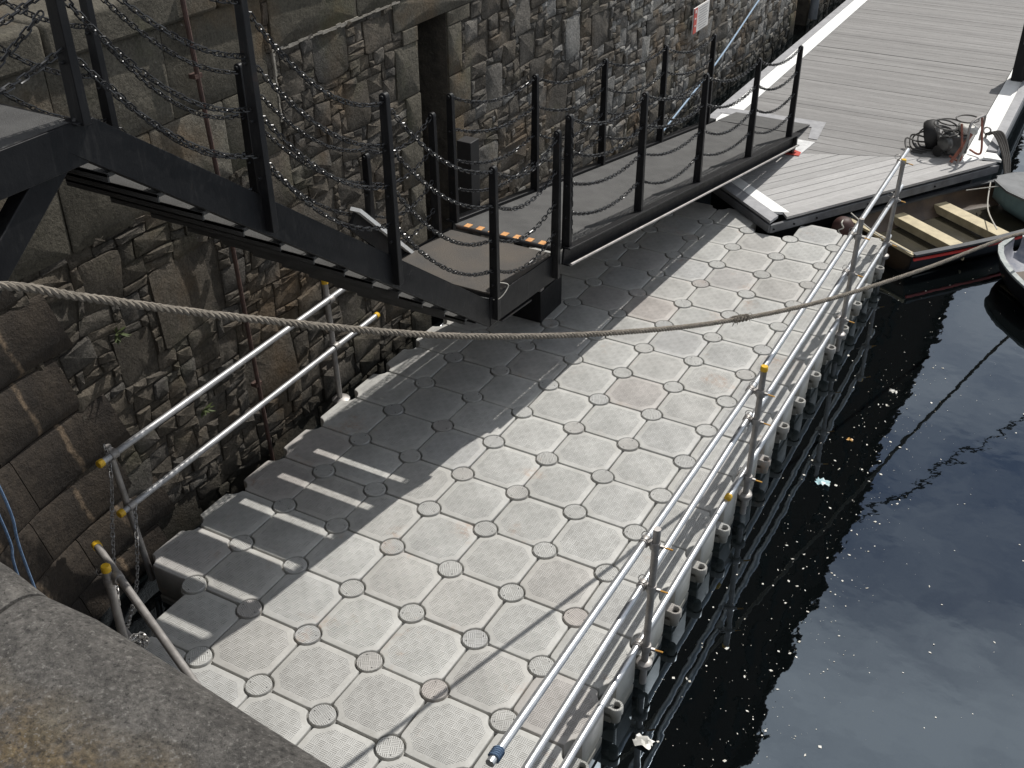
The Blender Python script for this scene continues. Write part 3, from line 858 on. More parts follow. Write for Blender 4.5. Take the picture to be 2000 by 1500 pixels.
# plates under the gangway end
m1 = MB(); m1.prism([(-2.5, 10.7), (-1.2, 10.72), (-1.12, 10.28), (-1.0, 10.28), (-1.08, 11.0), (-2.45, 10.95)], PZ + .004, PZ + .009); m1.build('wear_plate', M['grey_board'], pont)
m1 = MB(); m1.prism([(-1.42, 9.54), (-1.05, 9.6), (-1.0, 10.18), (-1.38, 10.17)], PZ + .004, PZ + .009); m1.build('wear_plate', M['pale_edge'], pont)
m1 = MB(); m1.prism([(-1.44, 9.53), (-1.04, 9.59), (-1.05, 9.72), (-1.2, 9.8), (-1.4, 9.74)], PZ + .0095, PZ + .0125); m1.build('paint_patch', M['sign_red'], pont)

# ------------------------------------------------------------------ modular floating dock
dock = thing('floating_dock', (-1.25, 3.5, WATER), 'long floating dock of grey plastic cubes with round connector caps', 'dock')
def cube_outline(inset):
    h = .2456 - inset; out = []
    r = .0965 + inset
    base = [(h, .126 - inset * .3)] + [(.25 + r * cos(radians(a)), .25 + r * sin(radians(a))) for a in (262, 244, 225, 206, 188)] + [(.126 - inset * .3, h)]
    for k in range(4):
        c, s = cos(k * pi / 2), sin(k * pi / 2)
        out += [(min(max(x, -h), h) * c - min(max(y, -h), h) * s, min(max(x, -h), h) * s + min(max(y, -h), h) * c) for x, y in base]
    return out
def layered(layers, n):
    vs = [(x, y, z) for z, ins in layers for x, y in cube_outline(ins)]
    fs = []
    for a in range(len(layers) - 1):
        for i in range(n): fs.append((a * n + i, a * n + (i + 1) % n, (a + 1) * n + (i + 1) % n, (a + 1) * n + i))
    fs.append(tuple((len(layers) - 1) * n + i for i in range(n))); fs.append(tuple(range(n - 1, -1, -1)))
    return vs, fs
vs, fs = layered([(-.44, .012), (-.30, .004), (-.285, .016), (-.265, .016), (-.25, .002), (-.05, .0), (-.014, .0), (-.005, .0022), (-.0012, .006), (0, .011)], 28)
m1 = MB(); m1.add(vs, fs); CUBE = m1.mesh('float_cube', M['dock'], sharp=22)
m1 = MB()
m1.lathe((0, 0, 0), [(.094, -.2), (.094, -.035), (.093, -.03), (.0845, -.03), (.0845, -.002), (.083, .002), (.081, .004)], 28)
m1.lathe((.056, .02, .0), [(.0045, .004), (.0045, .0056)], 8, mi=1)
m1.lathe((-.058, -.018, .0), [(.0045, .004), (.0045, .0056)], 8, mi=1)
CAP = m1.mesh('connector_cap', [M['dock'], M['rubber']], sharp=22)
def lug_mesh(nm):
    m1 = MB(); n = 18
    pr = [(.049, -.135), (.049, -.085), (.046, -.08), (.032, -.08), (.029, -.085), (.029, -.12)]
    vsl = [(r * cos(2 * pi * j / n), r * sin(2 * pi * j / n), z) for r, z in pr for j in range(n)]
    fsl = [(i * n + j, i * n + (j + 1) % n, (i + 1) * n + (j + 1) % n, (i + 1) * n + j) for i in range(len(pr) - 1) for j in range(n)]
    m1.add(vsl, fsl)
    m1.add([(.03 * cos(2 * pi * j / n), .03 * sin(2 * pi * j / n), -.118) for j in range(n)], [tuple(range(n))], 1)
    m1.box((-.06, 0, -.105), (.09, .09, .055))
    m1.lathe((0, 0, 0), [(.025, -.22), (.036, -.21), (.04, -.15), (.037, -.136)], 16); m1.box((-.06, 0, -.19), (.09, .075, .05))
    return m1.mesh(nm, [M['dock'], M['rubber']], sharp=45)
LUG = lug_mesh('lug')
def under_pontoon(x, y):
    def side(nv, pt): return nv[0] * (x - pt[0]) + nv[1] * (y - pt[1])
    return side(fn, PA) > .12 and side(en, PA) > .06
for i in range(-3, 16):
    for j in range(7):
        x, y = .25 - .5 * j, .25 + .5 * i
        if j == 6 and i < 0: continue
        if under_pontoon(x, y): continue
        o = inst('float_cube', CUBE, dock, (x + random.uniform(-.0015, .0015), y, random.uniform(-.003, .003)), random.choice((0, pi)))
        o.rotation_euler.x = random.uniform(-.004, .004); o.rotation_euler.y = random.uniform(-.004, .004)
for i in range(-2, 16):
    for j in range(6):
        x, y = -.5 * j, .5 * i
        if under_pontoon(x, y) or (j == 5 and i < 0): continue
        inst('connector_cap', CAP, dock, (x, y, random.uniform(-.003, .002)), random.uniform(0, 2 * pi))
for i in range(-2, 16): inst('lug', LUG, dock, (.525, .5 * i, random.choice((0, -.03))), 0)
for i in range(1, 16): inst('lug', LUG, dock, (-3.03, .5 * i, -.05), pi)

# ------------------------------------------------------------------ tube railings
TR = .0242
def cap_part(p, d, parent):
    m1 = MB(); d = Vector(d).normalized(); c = Vector(p)
    m1.lathe(c, [(.0285, -.022), (.0285, .012), (.024, .018)], 14, axis=d)
    return m1.build('end_cap', M['yellow'], parent)
def coupler(post, rail, raildir, parent, side=1):
    # clamp round post and rail with a sprung wire and a yellow locking pin
    p, r = Vector(post), Vector(rail)
    m1 = MB()
    m1.lathe(p, [(.031, -.028), (.034, -.024), (.034, .024), (.031, .028)], 12)
    rd = Vector(raildir).normalized()
    m1.lathe(r, [(.03, -.03), (.0325, -.026), (.0325, .026), (.03, .03)], 12, axis=rd)
    m1.bar(p, r, .03, .03)
    m1.bar(p + Vector((.03, 0, 0)), p + Vector((.055, .01, -.006)), .016, .018)
    cp = m1.build('coupler', M['galv_dull'], parent)
    m1 = MB(); m1.tube([p + Vector((.055, .01, -.006)), p + Vector((.105, .03, -.022))], .0065, 6); m1.build('pin', M['orange_pin'], cp)
    m1 = MB(); m1.tube([p + Vector((-.03 - .03 * (1 - cos(a)), .014 * sin(a), .05 + .022 * sin(a))) for a in [2 * pi * i / 12 for i in range(12)]], .0028, 5, closed=True); m1.build('wire_loop', M['wire'], cp)
    return cp
rr_ = thing('tube_railing', (.53, 3.5, 0), 'long galvanised scaffold tube railing on the water side of the floating dock', 'railing')
def rail(p, q, parent, mat='galv', n=12):
    m1 = MB(); m1.tube([p, q], TR, n); return m1.build('rail', M[mat], parent)
top = [((.475, -.97, .965), (.47, 3.28, .865)), ((.47, 3.22, .90), (.475, 8.15, 1.01))]
mid = [((.48, -.62, .53), (.478, 3.0, .615)), ((.485, 2.85, .565), (.48, 8.2, .575))]
low = [((.485, -.35, .03), (.485, 3.12, .075)), ((.5, 2.6, .1), (.49, 8.0, .05))]
for seg in top + mid + low: rail(*seg, rr_)
posts = [(.535, .93, 1.05), (.54, 2.94, 1.09), (.53, 5.81, 1.14), (.5, 7.78, 1.02)]
def zon(seg, y): return lerp(seg[0][2], seg[1][2], (y - seg[0][1]) / (seg[1][1] - seg[0][1])), lerp(seg[0][0], seg[1][0], (y - seg[0][1]) / (seg[1][1] - seg[0][1]))
for k, (px, py, pz) in enumerate(posts):
    m1 = MB(); m1.tube([(px, py, -.28), (px + .012, py, pz)], TR, 12); m1.build('post', M['galv_dull'], rr_)
    if k in (1, 3): cap_part((px + .012, py, pz), (0, 0, 1), rr_)
    m1 = MB(); m1.lathe((px, py, -.1), [(.05, -.02), (.055, -.01), (.055, .015), (.035, .03)], 14); m1.build('foot_collar', M['galv_dull'], rr_)
    for pair in (top, mid, low):
        sgm = pair[0] if py < 2.9 else pair[1]
        if k == 1: sgm = pair[0]
        zz, xx = zon(sgm, py)
        coupler((px + .006, py, zz), (xx, py, zz), (0, 1, .02), rr_)
cap_part(low[1][0], (0, -1, 0), rr_)
m1 = MB()
for i in range(5):
    m1.tube([(.475 + .028 * cos(a), -.93 + .012 * i + .004 * sin(a * 2), .964 + .028 * sin(a)) for a in [2 * pi * j / 14 for j in range(14)]], .0065, 5, closed=True)
m1.build('blue_lashing', M['blue_rope'], rr_)

lr = thing('tube_railing', (-3.0, 1.2, 0), 'short galvanised tube railing with yellow caps between the dock and the stone wall', 'railing')
rail((-3.0, -.13, .965), (-3.0, 2.74, 1.015), lr, 'galv_mid'); rail((-3.0, -.07, .495), (-3.0, 3.03, .545), lr, 'galv_mid')
m1 = MB(); m1.tube([(-3.03, 2.44, -.08), (-3.03, 2.4, 1.17)], TR, 12); m1.build('post', M['galv_dull'], lr)
m1 = MB(); m1.lathe((-3.03, 2.45, -.03), [(.07, -.03), (.08, -.02), (.08, .01), (.04, .03)], 16); m1.build('foot_collar', M['galv_dull'], lr)
m1 = MB(); m1.tube([(-3.03, .08, -.25), (-3.03, -.02, 1.03)], TR, 12); m1.build('post', M['galv_dull'], lr)
cap_part((-3.03, 2.4, 1.17), (0, 0, 1), lr); cap_part((-3.0, -.13, .965), (0, -1, 0), lr); cap_part((-3.0, -.07, .495), (0, -1, 0), lr); cap_part((-3.0, 3.03, .545), (0, 1, 0), lr)
for zz, yy in ((1.0, 2.41), (.54, 2.42), (.965, -.01), (.497, .03)):
    m1 = MB(); m1.lathe((-3.03, yy, zz), [(.031, -.028), (.034, -.024), (.034, .024), (.031, .028)], 12); m1.lathe((-3.0, yy, zz), [(.03, -.03), (.0325, -.026), (.0325, .026), (.03, .03)], 12, axis=(0, 1, 0)); m1.build('coupler', M['galv_dull'], lr)
nr = thing('tube_railing', (-1.6, -1.05, 0), 'worn galvanised tube rail with yellow caps and wrapped chain beside the near coping', 'railing')
rail((-2.36, -.76, 1.0), (-.6, -1.5, 1.0), nr, 'galv_dull'); rail((-2.25, -.83, .46), (-.7, -1.42, .5), nr, 'galv_dull')
m1 = MB(); m1.tube([(-2.05, -.97, -.12), (-2.1, -.92, 1.06)], TR + .002, 12); m1.build('post', M['galv_dull'], nr)
cap_part((-2.36, -.76, 1.0), (-1, .42, 0), nr); cap_part((-2.1, -.92, 1.06), (0, 0, 1), nr)
coupler((-2.1, -.92, .96), (-2.04, -.9, 1.0), (.92, -.39, 0), nr)
# chains that lock the gap
tl = smooth_path([(-3.02, -.05, 1.06), (-2.96, -.1, .86), (-2.72, -.36, .72), (-2.5, -.58, .62), (-2.3, -.76, .56), (-2.14, -.9, .5), (-2.08, -.93, .3)], 8)
cm = chain_mb(tl, .033, .046, .025, .004)
cm = chain_mb(smooth_path([(-2.98, .04, .5), (-2.86, -.1, .34), (-2.62, -.36, .26), (-2.35, -.68, .32), (-2.16, -.88, .46)], 8), .033, .046, .025, .004, cm)
for k in range(4):
    c = Vector((-2.1 + .02 * k, -.915, .46 + .015 * k)); ax = Vector((.92, -.39, .1 * k)).normalized(); s1 = ax.cross(Vector((0, 0, 1))).normalized(); s2 = ax.cross(s1)
    cm = chain_mb([c + ax * (.02 * a) + (s1 * cos(a) + s2 * sin(a)) * (.045 + .008 * k) for a in [2 * pi * j / 14 * 1.05 for j in range(15)]], .033, .046, .025, .004, cm)
tag(cm.build('lock_chain', M['wire']), 'thin steel chain hanging between the two railings and wrapped round the near tube', 'chain')
m1 = MB(); m1.box((-2.13, -.88, .9), (.045, .03, .05)); m1.tube([(-2.13 + .016 * cos(a), -.88, .925 + .03 * sin(a)) for a in [pi * i / 8 for i in range(9)]], .005, 6)
tag(m1.build('padlock', M['galv'], bevel=.005), 'small shiny padlock on the near railing post below its yellow cap', 'padlock')

tag(chain_mb(smooth_path([(-3.1, .3, WATER + .02), (-3.13, .9, WATER + .012), (-3.15, 1.8, WATER + .012), (-3.19, 2.8, WATER + .012), (-3.22, 3.8, WATER + .015), (-3.24, 4.6, WATER + .02)], 8), .05, .03, .018, .0045).build('glint_line', M['galv']), 'thin bright chain added in place of the dotted sun glints in the gap between dock and wall', 'chain')  # added galvanised links stand in for sun glints dotted along the water
# ------------------------------------------------------------------ black steel posts, chains, stair and gangway
def post(base, h, name, parent, lean=(0, 0), wb=.078, wt=.056, rot=0.0):
    b = Vector(base); t = b + Vector((lean[0], lean[1], h - wt / 2))
    m1 = MB(); m1.bar(b, t, wb, .05, up=(0, 1, 0), w2=wt, h2=.042)
    # rounded eye at the top
    prof = [(t.x + wt / 2 * cos(a), t.z + wt / 2 * sin(a)) for a in [pi * i / 10 for i in range(11)]]
    vs = [(x, t.y - .021, z) for x, z in prof] + [(x, t.y + .021, z) for x, z in prof]; n = 11
    m1.add(vs, [tuple(range(n - 1, -1, -1)), tuple(range(n, 2 * n))] + [(i, i + 1, n + i + 1, n + i) for i in range(n - 1)])
    m1.tube([t + Vector((0, -.036, 0)), t + Vector((0, .036, 0))], .016, 8)
    for f in (.25, .5, .74):
        p = b.lerp(t, f); m1.tube([p + Vector((0, -.045, 0)), p + Vector((0, .045, 0))], .01, 6)
    return m1.build(name, M['black'], parent, bevel=.004)
HF = (1.1, .83, .56, .3)
def span(p, q, parent, sag=.11, hs=HF, hp=1.14, ha=None):
    for k, h in enumerate(hs):
        a = Vector(p) + Vector((0, 0, h)); b = Vector(q) + Vector((0, 0, h))
        s = sag * random.uniform(.85, 1.25)
        chain_mb(sagline(a, b, s, 24)).build('chain', M['chain'], parent)

stair = thing('metal_staircase', (-2.1, 2.8, 0), 'black steel staircase with chain rails coming down from the quay to the dock', 'staircase')
W = 1.03
def sx_(y): return -1.72 + (y + .75) / 3.4 * .16          # right stringer in plan
def sbot(y): return 3.585 - .752 * (y + .78)             # its lower edge
ya, yb = -.78, 2.62
for off, nm in ((0, 'stringer'), (-W, 'stringer')):
    m1 = MB()
    p, q = (sx_(ya) + off, ya, sbot(ya) + .1), (sx_(yb) + off, yb, sbot(yb) + .1)
    d = Vector(q) - Vector(p); u = Vector((1, 0, 0)).cross(d).normalized(); u = u if u.z > 0 else -u
    m1.bar(p, q, .02, .19, up=u)
    for e in (-1, 1):
        m1.bar(Vector(p) + u * (e * .09) + Vector((-.025 if off == 0 else .025, 0, 0)), Vector(q) + u * (e * .09) + Vector((-.025 if off == 0 else .025, 0, 0)), .05, .014, up=u)
    m1.build(nm, M['black'] if off == 0 else M['rusty'], stair, bevel=.003)
# treads
for k in range(12):
    y = -.48 + .262 * k; zt = sbot(y) + .075
    if y > 2.45: break
    xr = sx_(y); m1 = MB(); m1.box((xr - W / 2, y, zt - .012), (W - .03, .31, .022)); m1.box((xr - W / 2, y + .15, zt - .026), (W - .03, .01, .045)); m1.box((xr - W / 2, y - .15, zt - .026), (W - .03, .01, .045))
    tr = m1.build('tread', M['grate'], stair, bevel=.002)
    m1 = MB(); m1.box((xr - W / 2, y + .158, zt - .012), (W - .05, .005, .026)); m1.build('nosing', M['galv_dull'], tr)
# lower landing
LZ = 1.29
lp = [(-1.55, 2.665), (-1.475, 3.53), (-1.475 - W, 3.53), (-1.55 - W, 2.665)]
m1 = MB(); m1.prism(lp, LZ - .012, LZ); m1.build('landing_deck', M['landing'], stair)
m1 = MB()
m1.bar((-1.555, 2.57, LZ - .11), (-1.47, 3.55, LZ - .11), .016, .24); m1.bar((-1.575 - W, 2.57, LZ - .11), (-1.49 - W, 3.55, LZ - .11), .016, .24)
m1.bar((-1.56, 2.675, LZ - .06), (-1.57 - W, 2.675, LZ - .06), .016, .1); m1.bar((-1.48, 3.545, LZ - .13), (-1.49 - W, 3.545, LZ - .13), .016, .2)
m1.build('landing_fascia', M['black'], stair, bevel=.003)
m1 = MB(); m1.prism([(-1.56, 2.78), (-1.52, 3.2), (-1.56 - W, 3.2), (-1.56 - W, 2.78)], LZ - .3, LZ - .285); m1.build('landing_pan', M['rusty'], stair)
m1 = MB(); m1.bar((-2.585, 2.32, 1.93), (-2.585, 3.04, 1.24), .095, .03, up=(0, .7, .72)); m1.build('sunlit_flange', M['white_board'], stair)  # added plate; its white colour carries the sunlight on the stair edge
m1 = MB(); m1.bar((-2.6, 2.28, 1.85), (-2.6, 3.05, 1.14), .03, .14, up=(0, .7, .72)); m1.build('kerb_plate', M['black'], stair)
# upper platform running back to the near quay, with brace
PX = -1.73
m1 = MB(); m1.prism([(PX, -.74), (PX - W, -.74), (PX - W, -2.95), (PX, -2.95)], 3.7, 3.715); m1.build('platform_deck', M['grate'], stair)
m1 = MB()
m1.bar((PX + .01, -.73, 3.62), (PX + .01, -2.96, 3.62), .018, .2); m1.bar((PX - W - .01, -.73, 3.62), (PX - W - .01, -2.96, 3.62), .018, .2)
m1.bar((PX, -.735, 3.62), (PX - W, -.735, 3.62), .018, .19)
m1.bar((PX + .045, -.72, 3.712), (PX - .05, -.72, 3.712), .1, .012)
m1.build('platform_fascia', M['black'], stair, bevel=.003)
for off in (-.05, -W + .05):
    m1 = MB(); m1.bar((PX + off, -.85, 3.58), (PX + off, -2.95, 1.9), .09, .14); m1.build('brace', M['black'], stair, bevel=.006)
# stair and landing posts with chains
def spost(y, h=1.28, off=0.0): return post((sx_(y) + off, y, sbot(y) + .02), h, 'post', stair)
RP = [(-.72, 0), (.32, 1), (1.42, 1)]
rb = []
post((PX + .02, -.72, 3.7), 1.15, 'post', stair); rb.append(Vector((PX + .02, -.72, 3.74)))
for y in (.33, 1.42):
    spost(y, 1.3, .022); rb.append(Vector((sx_(y) + .022, y, sbot(y) + .16)))
post((-1.54, 2.63, LZ - .19), 1.27, 'post', stair); rb.append(Vector((-1.54, 2.63, LZ - .06)))
post((-1.455, 3.5, LZ - .2), 1.29, 'post', stair); rb.append(Vector((-1.455, 3.5, LZ - .06)))
for a, b in zip(rb, rb[1:]): span(a, b, stair, .16 if abs(a.z - b.z) > .2 else .14)
lb = []
post((PX - W - .02, -.72, 3.7), 1.15, 'post', stair); lb.append(Vector((PX - W - .02, -.72, 3.74)))
for y in (.3, 1.36):
    spost(y, 1.3, -W - .022); lb.append(Vector((sx_(y) - W - .022, y, sbot(y) + .16)))
post((-1.59 - W, 2.55, LZ - .19), 1.2, 'post', stair); lb.append(Vector((-1.59 - W, 2.55, LZ - .06)))
post((-1.5 - W, 3.36, LZ - .05), 1.15, 'post', stair); lb.append(Vector((-1.5 - W, 3.36, LZ - .02)))
for a, b in zip(lb, lb[1:]): span(a, b, stair, .16 if abs(a.z - b.z) > .2 else .12)
post((PX + .02, -2.1, 3.7), 1.15, 'post', stair); post((PX - W - .02, -2.1, 3.7), 1.15, 'post', stair)
span((PX + .02, -2.1, 3.74), (PX + .02, -.72, 3.74), stair, .13); span((PX - W - .02, -2.1, 3.74), (PX - W - .02, -.72, 3.74), stair, .13)
chain_mb(sagline((PX + .02, -.76, 4.45), (PX - W, -.76, 4.55), .34, 24)).build('chain', M['chain'], stair)
chain_mb(sagline((PX + .02, -.8, 4.2), (PX - .3, -1.5, 3.72), .05, 16)).build('chain', M['chain'], stair)
m1 = MB(); m1.tube(smooth_path([(-1.52, 2.66, LZ + .12), (-1.47, 2.72, LZ + .08), (-1.5, 2.62, LZ - .0), (-1.62, 2.6, LZ - .01), (-1.74, 2.56, LZ + .01)], 6), .004, 5); m1.build('wire_tie', M['white_rope'], stair)

gang = thing('gangway', (-1.8, 9.6, PZ), 'black steel gangway with chain rails sloping from the landing down onto the pontoon', 'gangway')
GA, GB = Vector((-1.45, 3.57, 1.33)), Vector((-1.19, 9.75, .40))
def gp(t, off=0.0, dz=0.0): return GA.lerp(GB, t) + Vector((off, 0, dz))
gd = (GB - GA).normalized()
m1 = MB(); a, b = gp(0), gp(1)
vs = [a, b, b + Vector((-W, 0, 0)), a + Vector((-W, 0, 0))]; vs = vs + [v - Vector((0, 0, .014)) for v in vs]
m1.add(vs, [(0, 1, 2, 3), (7, 6, 5, 4), (0, 4, 5, 1), (1, 5, 6, 2), (2, 6, 7, 3), (3, 7, 4, 0)]); m1.build('deck_plate', M['grate'], gang)
for off in (.03, -W - .03):
    m1 = MB(); s = 1 if off > 0 else -1
    m1.bar(gp(0, off, -.06), gp(1, off, -.06), .02, .16)
    m1.bar(gp(0, off + .03 * s, .015), gp(1, off + .03 * s, .015), .075, .014)
    m1.bar(gp(0, off + .03 * s, -.14), gp(1, off + .03 * s, -.14), .075, .014)
    m1.build('side_channel', M['black'], gang, bevel=.003)
    m1 = MB(); m1.tube([gp(.0, off + .075 * s, -.125), gp(.985, off + .075 * s, -.125)], .012, 8); m1.build('rub_bar', M['galv_dull'] if s > 0 else M['rusty'], gang)
gy = [3.62, 5.02, 6.45, 7.98, 9.45]
for off in (.035, -W - .035):
    bs = []
    for y in gy:
        t = (y - GA.y) / (GB.y - GA.y); b = gp(t, off, .005)
        post(b, 1.15, 'post', gang); bs.append(b + Vector((0, 0, .02)))
    for a, b in zip(bs, bs[1:]): span(a, b, gang, .12)
chain_mb(sagline(gp(.008, .06, 1.05), gp(.012, .06, .1), 0, 8) ).build('chain', M['chain'], gang)
# amber marker squares across the hinge
for k in range(7):
    x = -2.34 + .122 * k; m1 = MB(); z = GA.z + .004
    m1.box((x - .02, GA.y + .03, z - .004), (.056, .07, .006)); m1.build('marker', M['square'], gang)
m1 = MB(); m1.tube([gp(0, -.02, -.02), gp(0, -W + .02, -.02)], .022, 10); m1.build('hinge_bar', M['rusty'], gang)
# foot of the gangway: rollers and flap
for x in (-1.16, -2.25):
    m1 = MB(); m1.lathe((x - .035, 9.66, PZ + .085), [(.05, 0), (.075, .01), (.075, .06), (.05, .07)], 16, axis=(1, 0, 0)); m1.box((x, 9.66, PZ + .16), (.1, .05, .12)); m1.build('roller', M['rubber'], gang)
m1 = MB(); vs = [(-1.2, 9.76, .405), (-1.24, 10.78, PZ + .018), (-2.3, 10.8, PZ + .018), (-2.22, 9.76, .405)]; vs += [(x, y, z - .008) for x, y, z in vs]
m1.add(vs, [(0, 1, 2, 3), (7, 6, 5, 4), (0, 4, 5, 1), (1, 5, 6, 2), (2, 6, 7, 3), (3, 7, 4, 0)]); m1.build('flap', M['grate'], gang)
# support under the gangway hinge, standing on the dock
sb = thing('steel_support', (-2.3, 4.6, 0), 'black steel box support standing on the dock under the gangway', 'support')
m1 = MB(); m1.box((-2.36, 4.68, .17), (.56, .46, .335)); m1.build('box', M['black'], sb, bevel=.008)
m1 = MB(); m1.box((-2.14, 4.5, .36), (.1, .07, .05)); m1.build('bracket', M['galv_dull'], sb)
m1 = MB(); m1.box((-2.45, 4.72, .68), (.09, .09, .7)); m1.build('leg', M['black'], sb)
# guide pile behind the gangway
m1 = MB(); m1.box((-2.72, 4.22, .2), (.15, .15, 3.3))
tag(m1.build('guide_pile', M['rubber'], bevel=.006, loc=(-2.72, 4.22, WATER)), 'square black timber pile standing behind the head of the gangway', 'pile')

# ------------------------------------------------------------------ ropes
path = smooth_path([(-1.35, -2.95, 4.0), (-1.06, -1.83, 3.565), (-.97, -1.52, 3.398), (-.8, -.92, 3.06), (-.524, .008, 2.578), (-.32, .704, 2.262), (-.068, 1.565, 1.917), (.248, 2.644, 1.538), (.648, 4.008, 1.154), (1.157, 5.745, .79), (1.827, 8.0, .38), (2.06, 8.25, .12), (2.3, 8.3, -.16)], 14)
rope = rope_mb(path, .0178, .095, .018)
rp = tag(rope.build('mooring_rope', M['rope']), 'thick twisted brown rope sagging across the picture from the quay to the right hand dinghy', 'rope')
m1 = MB(); c0 = Vector((.33, 2.93, 1.455)); rn = random.Random(3)
for k in range(26):
    a = c0 + Vector((.02, .1, -.03)) * rn.uniform(-1.2, 1.2)
    d = Vector((rn.uniform(-1, 1), rn.uniform(-1, 1), rn.uniform(-1.4, .5))).normalized() * rn.uniform(.02, .055)
    m1.tube(smooth_path([a, a + d * .6 + Vector((0, 0, .012)), a + d + Vector((rn.uniform(-.02, .02), rn.uniform(-.02, .02), -.01))], 3), .0022, 4)
for k in range(4):
    a = c0 + Vector((.012, .045, -.014)) * (k - 1.5)
    m1.tube([a + Vector((0, .012 * sin(t * 2), 0)) + Vector((.024 * cos(t), 0, .024 * sin(t))) for t in [2 * pi * i / 12 for i in range(12)]], .006, 5, closed=True)
o = m1.build('frayed_splice', M['rope'], rp)
def cord(pts, r, mat, name, label, cat, n=6, sm=8, group=None):
    m1 = MB(); m1.tube(smooth_path(pts, sm), r, n); return tag(m1.build(name, M[mat]), label, cat, group)
cord([(-3.02, 14.6, 1.25), (-3.1, 13.94, .96), (-3.12, 12.14, .4), (-3.1, 9.65, -.1), (-3.05, 8.6, -.4)], .013, 'pale_rope', 'mooring_line', 'pale blue line slanting down the stone wall behind the gangway', 'rope')
cord([(-.42, -2.5, 4.2), (-.2, -2.5, 3.46), (-.16, -2.52, 3.25), (-.1, -2.55, 2.9), (-.1, -2.6, 2.2)], .0042, 'blue_rope', 'thin_blue_cord', 'blue cord hanging beside the corner wall, the right one of two', 'rope', group='blue cords at the corner')
cord([(-.4, -2.52, 4.2), (-.245, -2.5, 3.33), (-.215, -2.52, 3.15), (-.16, -2.55, 2.8), (-.15, -2.6, 2.2)], .0042, 'blue_rope', 'thin_blue_cord', 'blue cord hanging beside the corner wall, the left one of two', 'rope', group='blue cords at the corner')
# overhead cable mirrored in the water
cord([(5.2, 62, 28.5), (2.67, 56.9, 30.6), (-.71, 54.3, 33.1), (-2.6, 52, 34.6), (-4.5, 50, 36)], .09, 'rubber', 'overhead_cable', 'black cable seen mirrored in the water at the right', 'cable')

# ------------------------------------------------------------------ things on the long wall
m1 = MB(); cd = thing('conduit', (-3.17, 1.55, 0), 'rusty red iron conduit running down the stone wall behind the stairs', 'pipe')
m1.tube(smooth_path([(-3.185, 1.47, 3.66), (-3.185, 1.52, 2.7), (-3.18, 1.565, 1.88), (-3.18, 1.6, 1.0), (-3.18, 1.66, -.45)], 6), .017, 8); m1.build('pipe', M['rust_pipe'], cd)
for z, y in ((3.1, 1.495), (1.86, 1.567), (.55, 1.62)):
    m1 = MB(); m1.box((-3.2, y, z), (.06, .07, .03)); m1.build('clip', M['rust_pipe'], cd)
m1 = MB(); m1.tube([(-3.15, 17.75, 4), (-3.15, 17.75, -.2)], .085, 12)
tag(m1.build('drain_pipe', M['grey_pipe']), 'grey vertical drain pipe on the far wall beside the pontoon', 'pipe')
sg = thing('warning_sign', (-3.2, 11.5, 1.07), 'small white wall sign with a red left edge above the gangway', 'sign')
m1 = MB(); m1.box((-3.2, 11.52, 1.23), (.02, .62, .36)); m1.build('board', M['sign_white'], sg, bevel=.004)
m1 = MB(); m1.box((-3.187, 11.27, 1.23), (.006, .12, .352)); m1.build('red_panel', M['sign_red'], sg)
for k in range(9):
    m1 = MB(); m1.box((-3.1885, 11.58 + .0 * k, 1.375 - .036 * k), (.002, .38 - .05 * (k % 3), .009)); m1.build('text_line', M['sign_ink'], sg)
for k in range(3):
    m1 = MB(); m1.box((-3.183, 11.27, 1.36 - .1 * k), (.003, .05, .045 if k == 0 else .018)); m1.build('pictogram', M['sign_white'], sg)
# tufts of weed in the joints
rw = random.Random(5)
for (y, z, lab) in ((.42, 1.62, 'small green weed growing from a joint left of the conduit'), (2.2, 1.72, 'pale green weed tuft beside the top rail of the short railing'), (1.05, .62, 'tiny weed tuft low on the wall between the two rails')):
    m1 = MB()
    for k in range(14):
        a = Vector((WX + .04, y, z)); d = Vector((rw.uniform(.02, .09), rw.uniform(-.07, .07), rw.uniform(-.05, .07))); s = d.cross(Vector((0, 0, 1))).normalized() * .012
        m1.add([a, a + d * .6 + s, a + d, a + d * .6 - s], [(0, 1, 2, 3)])
    tag(m1.build('weed_tuft', M['leaf']), lab, 'plant', 'weeds in the wall')

# ------------------------------------------------------------------ things on the pontoon
pd = thing('service_pedestal', (.98, 14.25, PZ), 'black service pedestal standing on the right edge of the pontoon', 'pedestal')
m1 = MB(); m1.prism([(.86, 14.15), (1.14, 14.15), (1.14, 14.37), (.86, 14.37)], PZ + .003, PZ + .98); m1.build('column', M['black'], pd, bevel=.01)
m1 = MB(); m1.prism([(.85, 14.14), (1.15, 14.14), (1.15, 14.38), (.85, 14.38)], PZ + .98, PZ + 1.05); m1.build('lid', M['grey_board'], pd, bevel=.015)
for z in (.62, .8):
    m1 = MB(); m1.box((1.0, 14.145, PZ + z), (.16, .012, .12)); m1.build('socket_panel', M['slate_deck'], pd)
pu = thing('motor_pump', (.6, 10.6, PZ), 'motor pump on a red tubular trolley with coiled hoses on the pontoon', 'pump')
PU = Vector((.58, 10.62, PZ))
fwd = Vector((.45, .89, 0)).normalized(); rt = Vector((.89, -.45, 0))
def pv(a, b, c): return PU + rt * a + fwd * b + Vector((0, 0, c))
m1 = MB()
for s in (-1, 1):
    m1.tube(smooth_path([pv(.2, s * .2, .06), pv(.34, s * .2, .04), pv(.36, s * .2, .14), pv(.27, s * .2, .5)], 5), .014, 8)
m1.build('frame', M['copper'], pu)
m1 = MB(); m1.tube(smooth_path([pv(.34, -.22, .02), pv(.38, -.18, .3), pv(.36, -.14, .52), pv(.34, .1, .56), pv(.3, .22, .5), pv(.28, .24, .2)], 6), .016, 8); m1.build('handle', M['galv_dull'], pu)
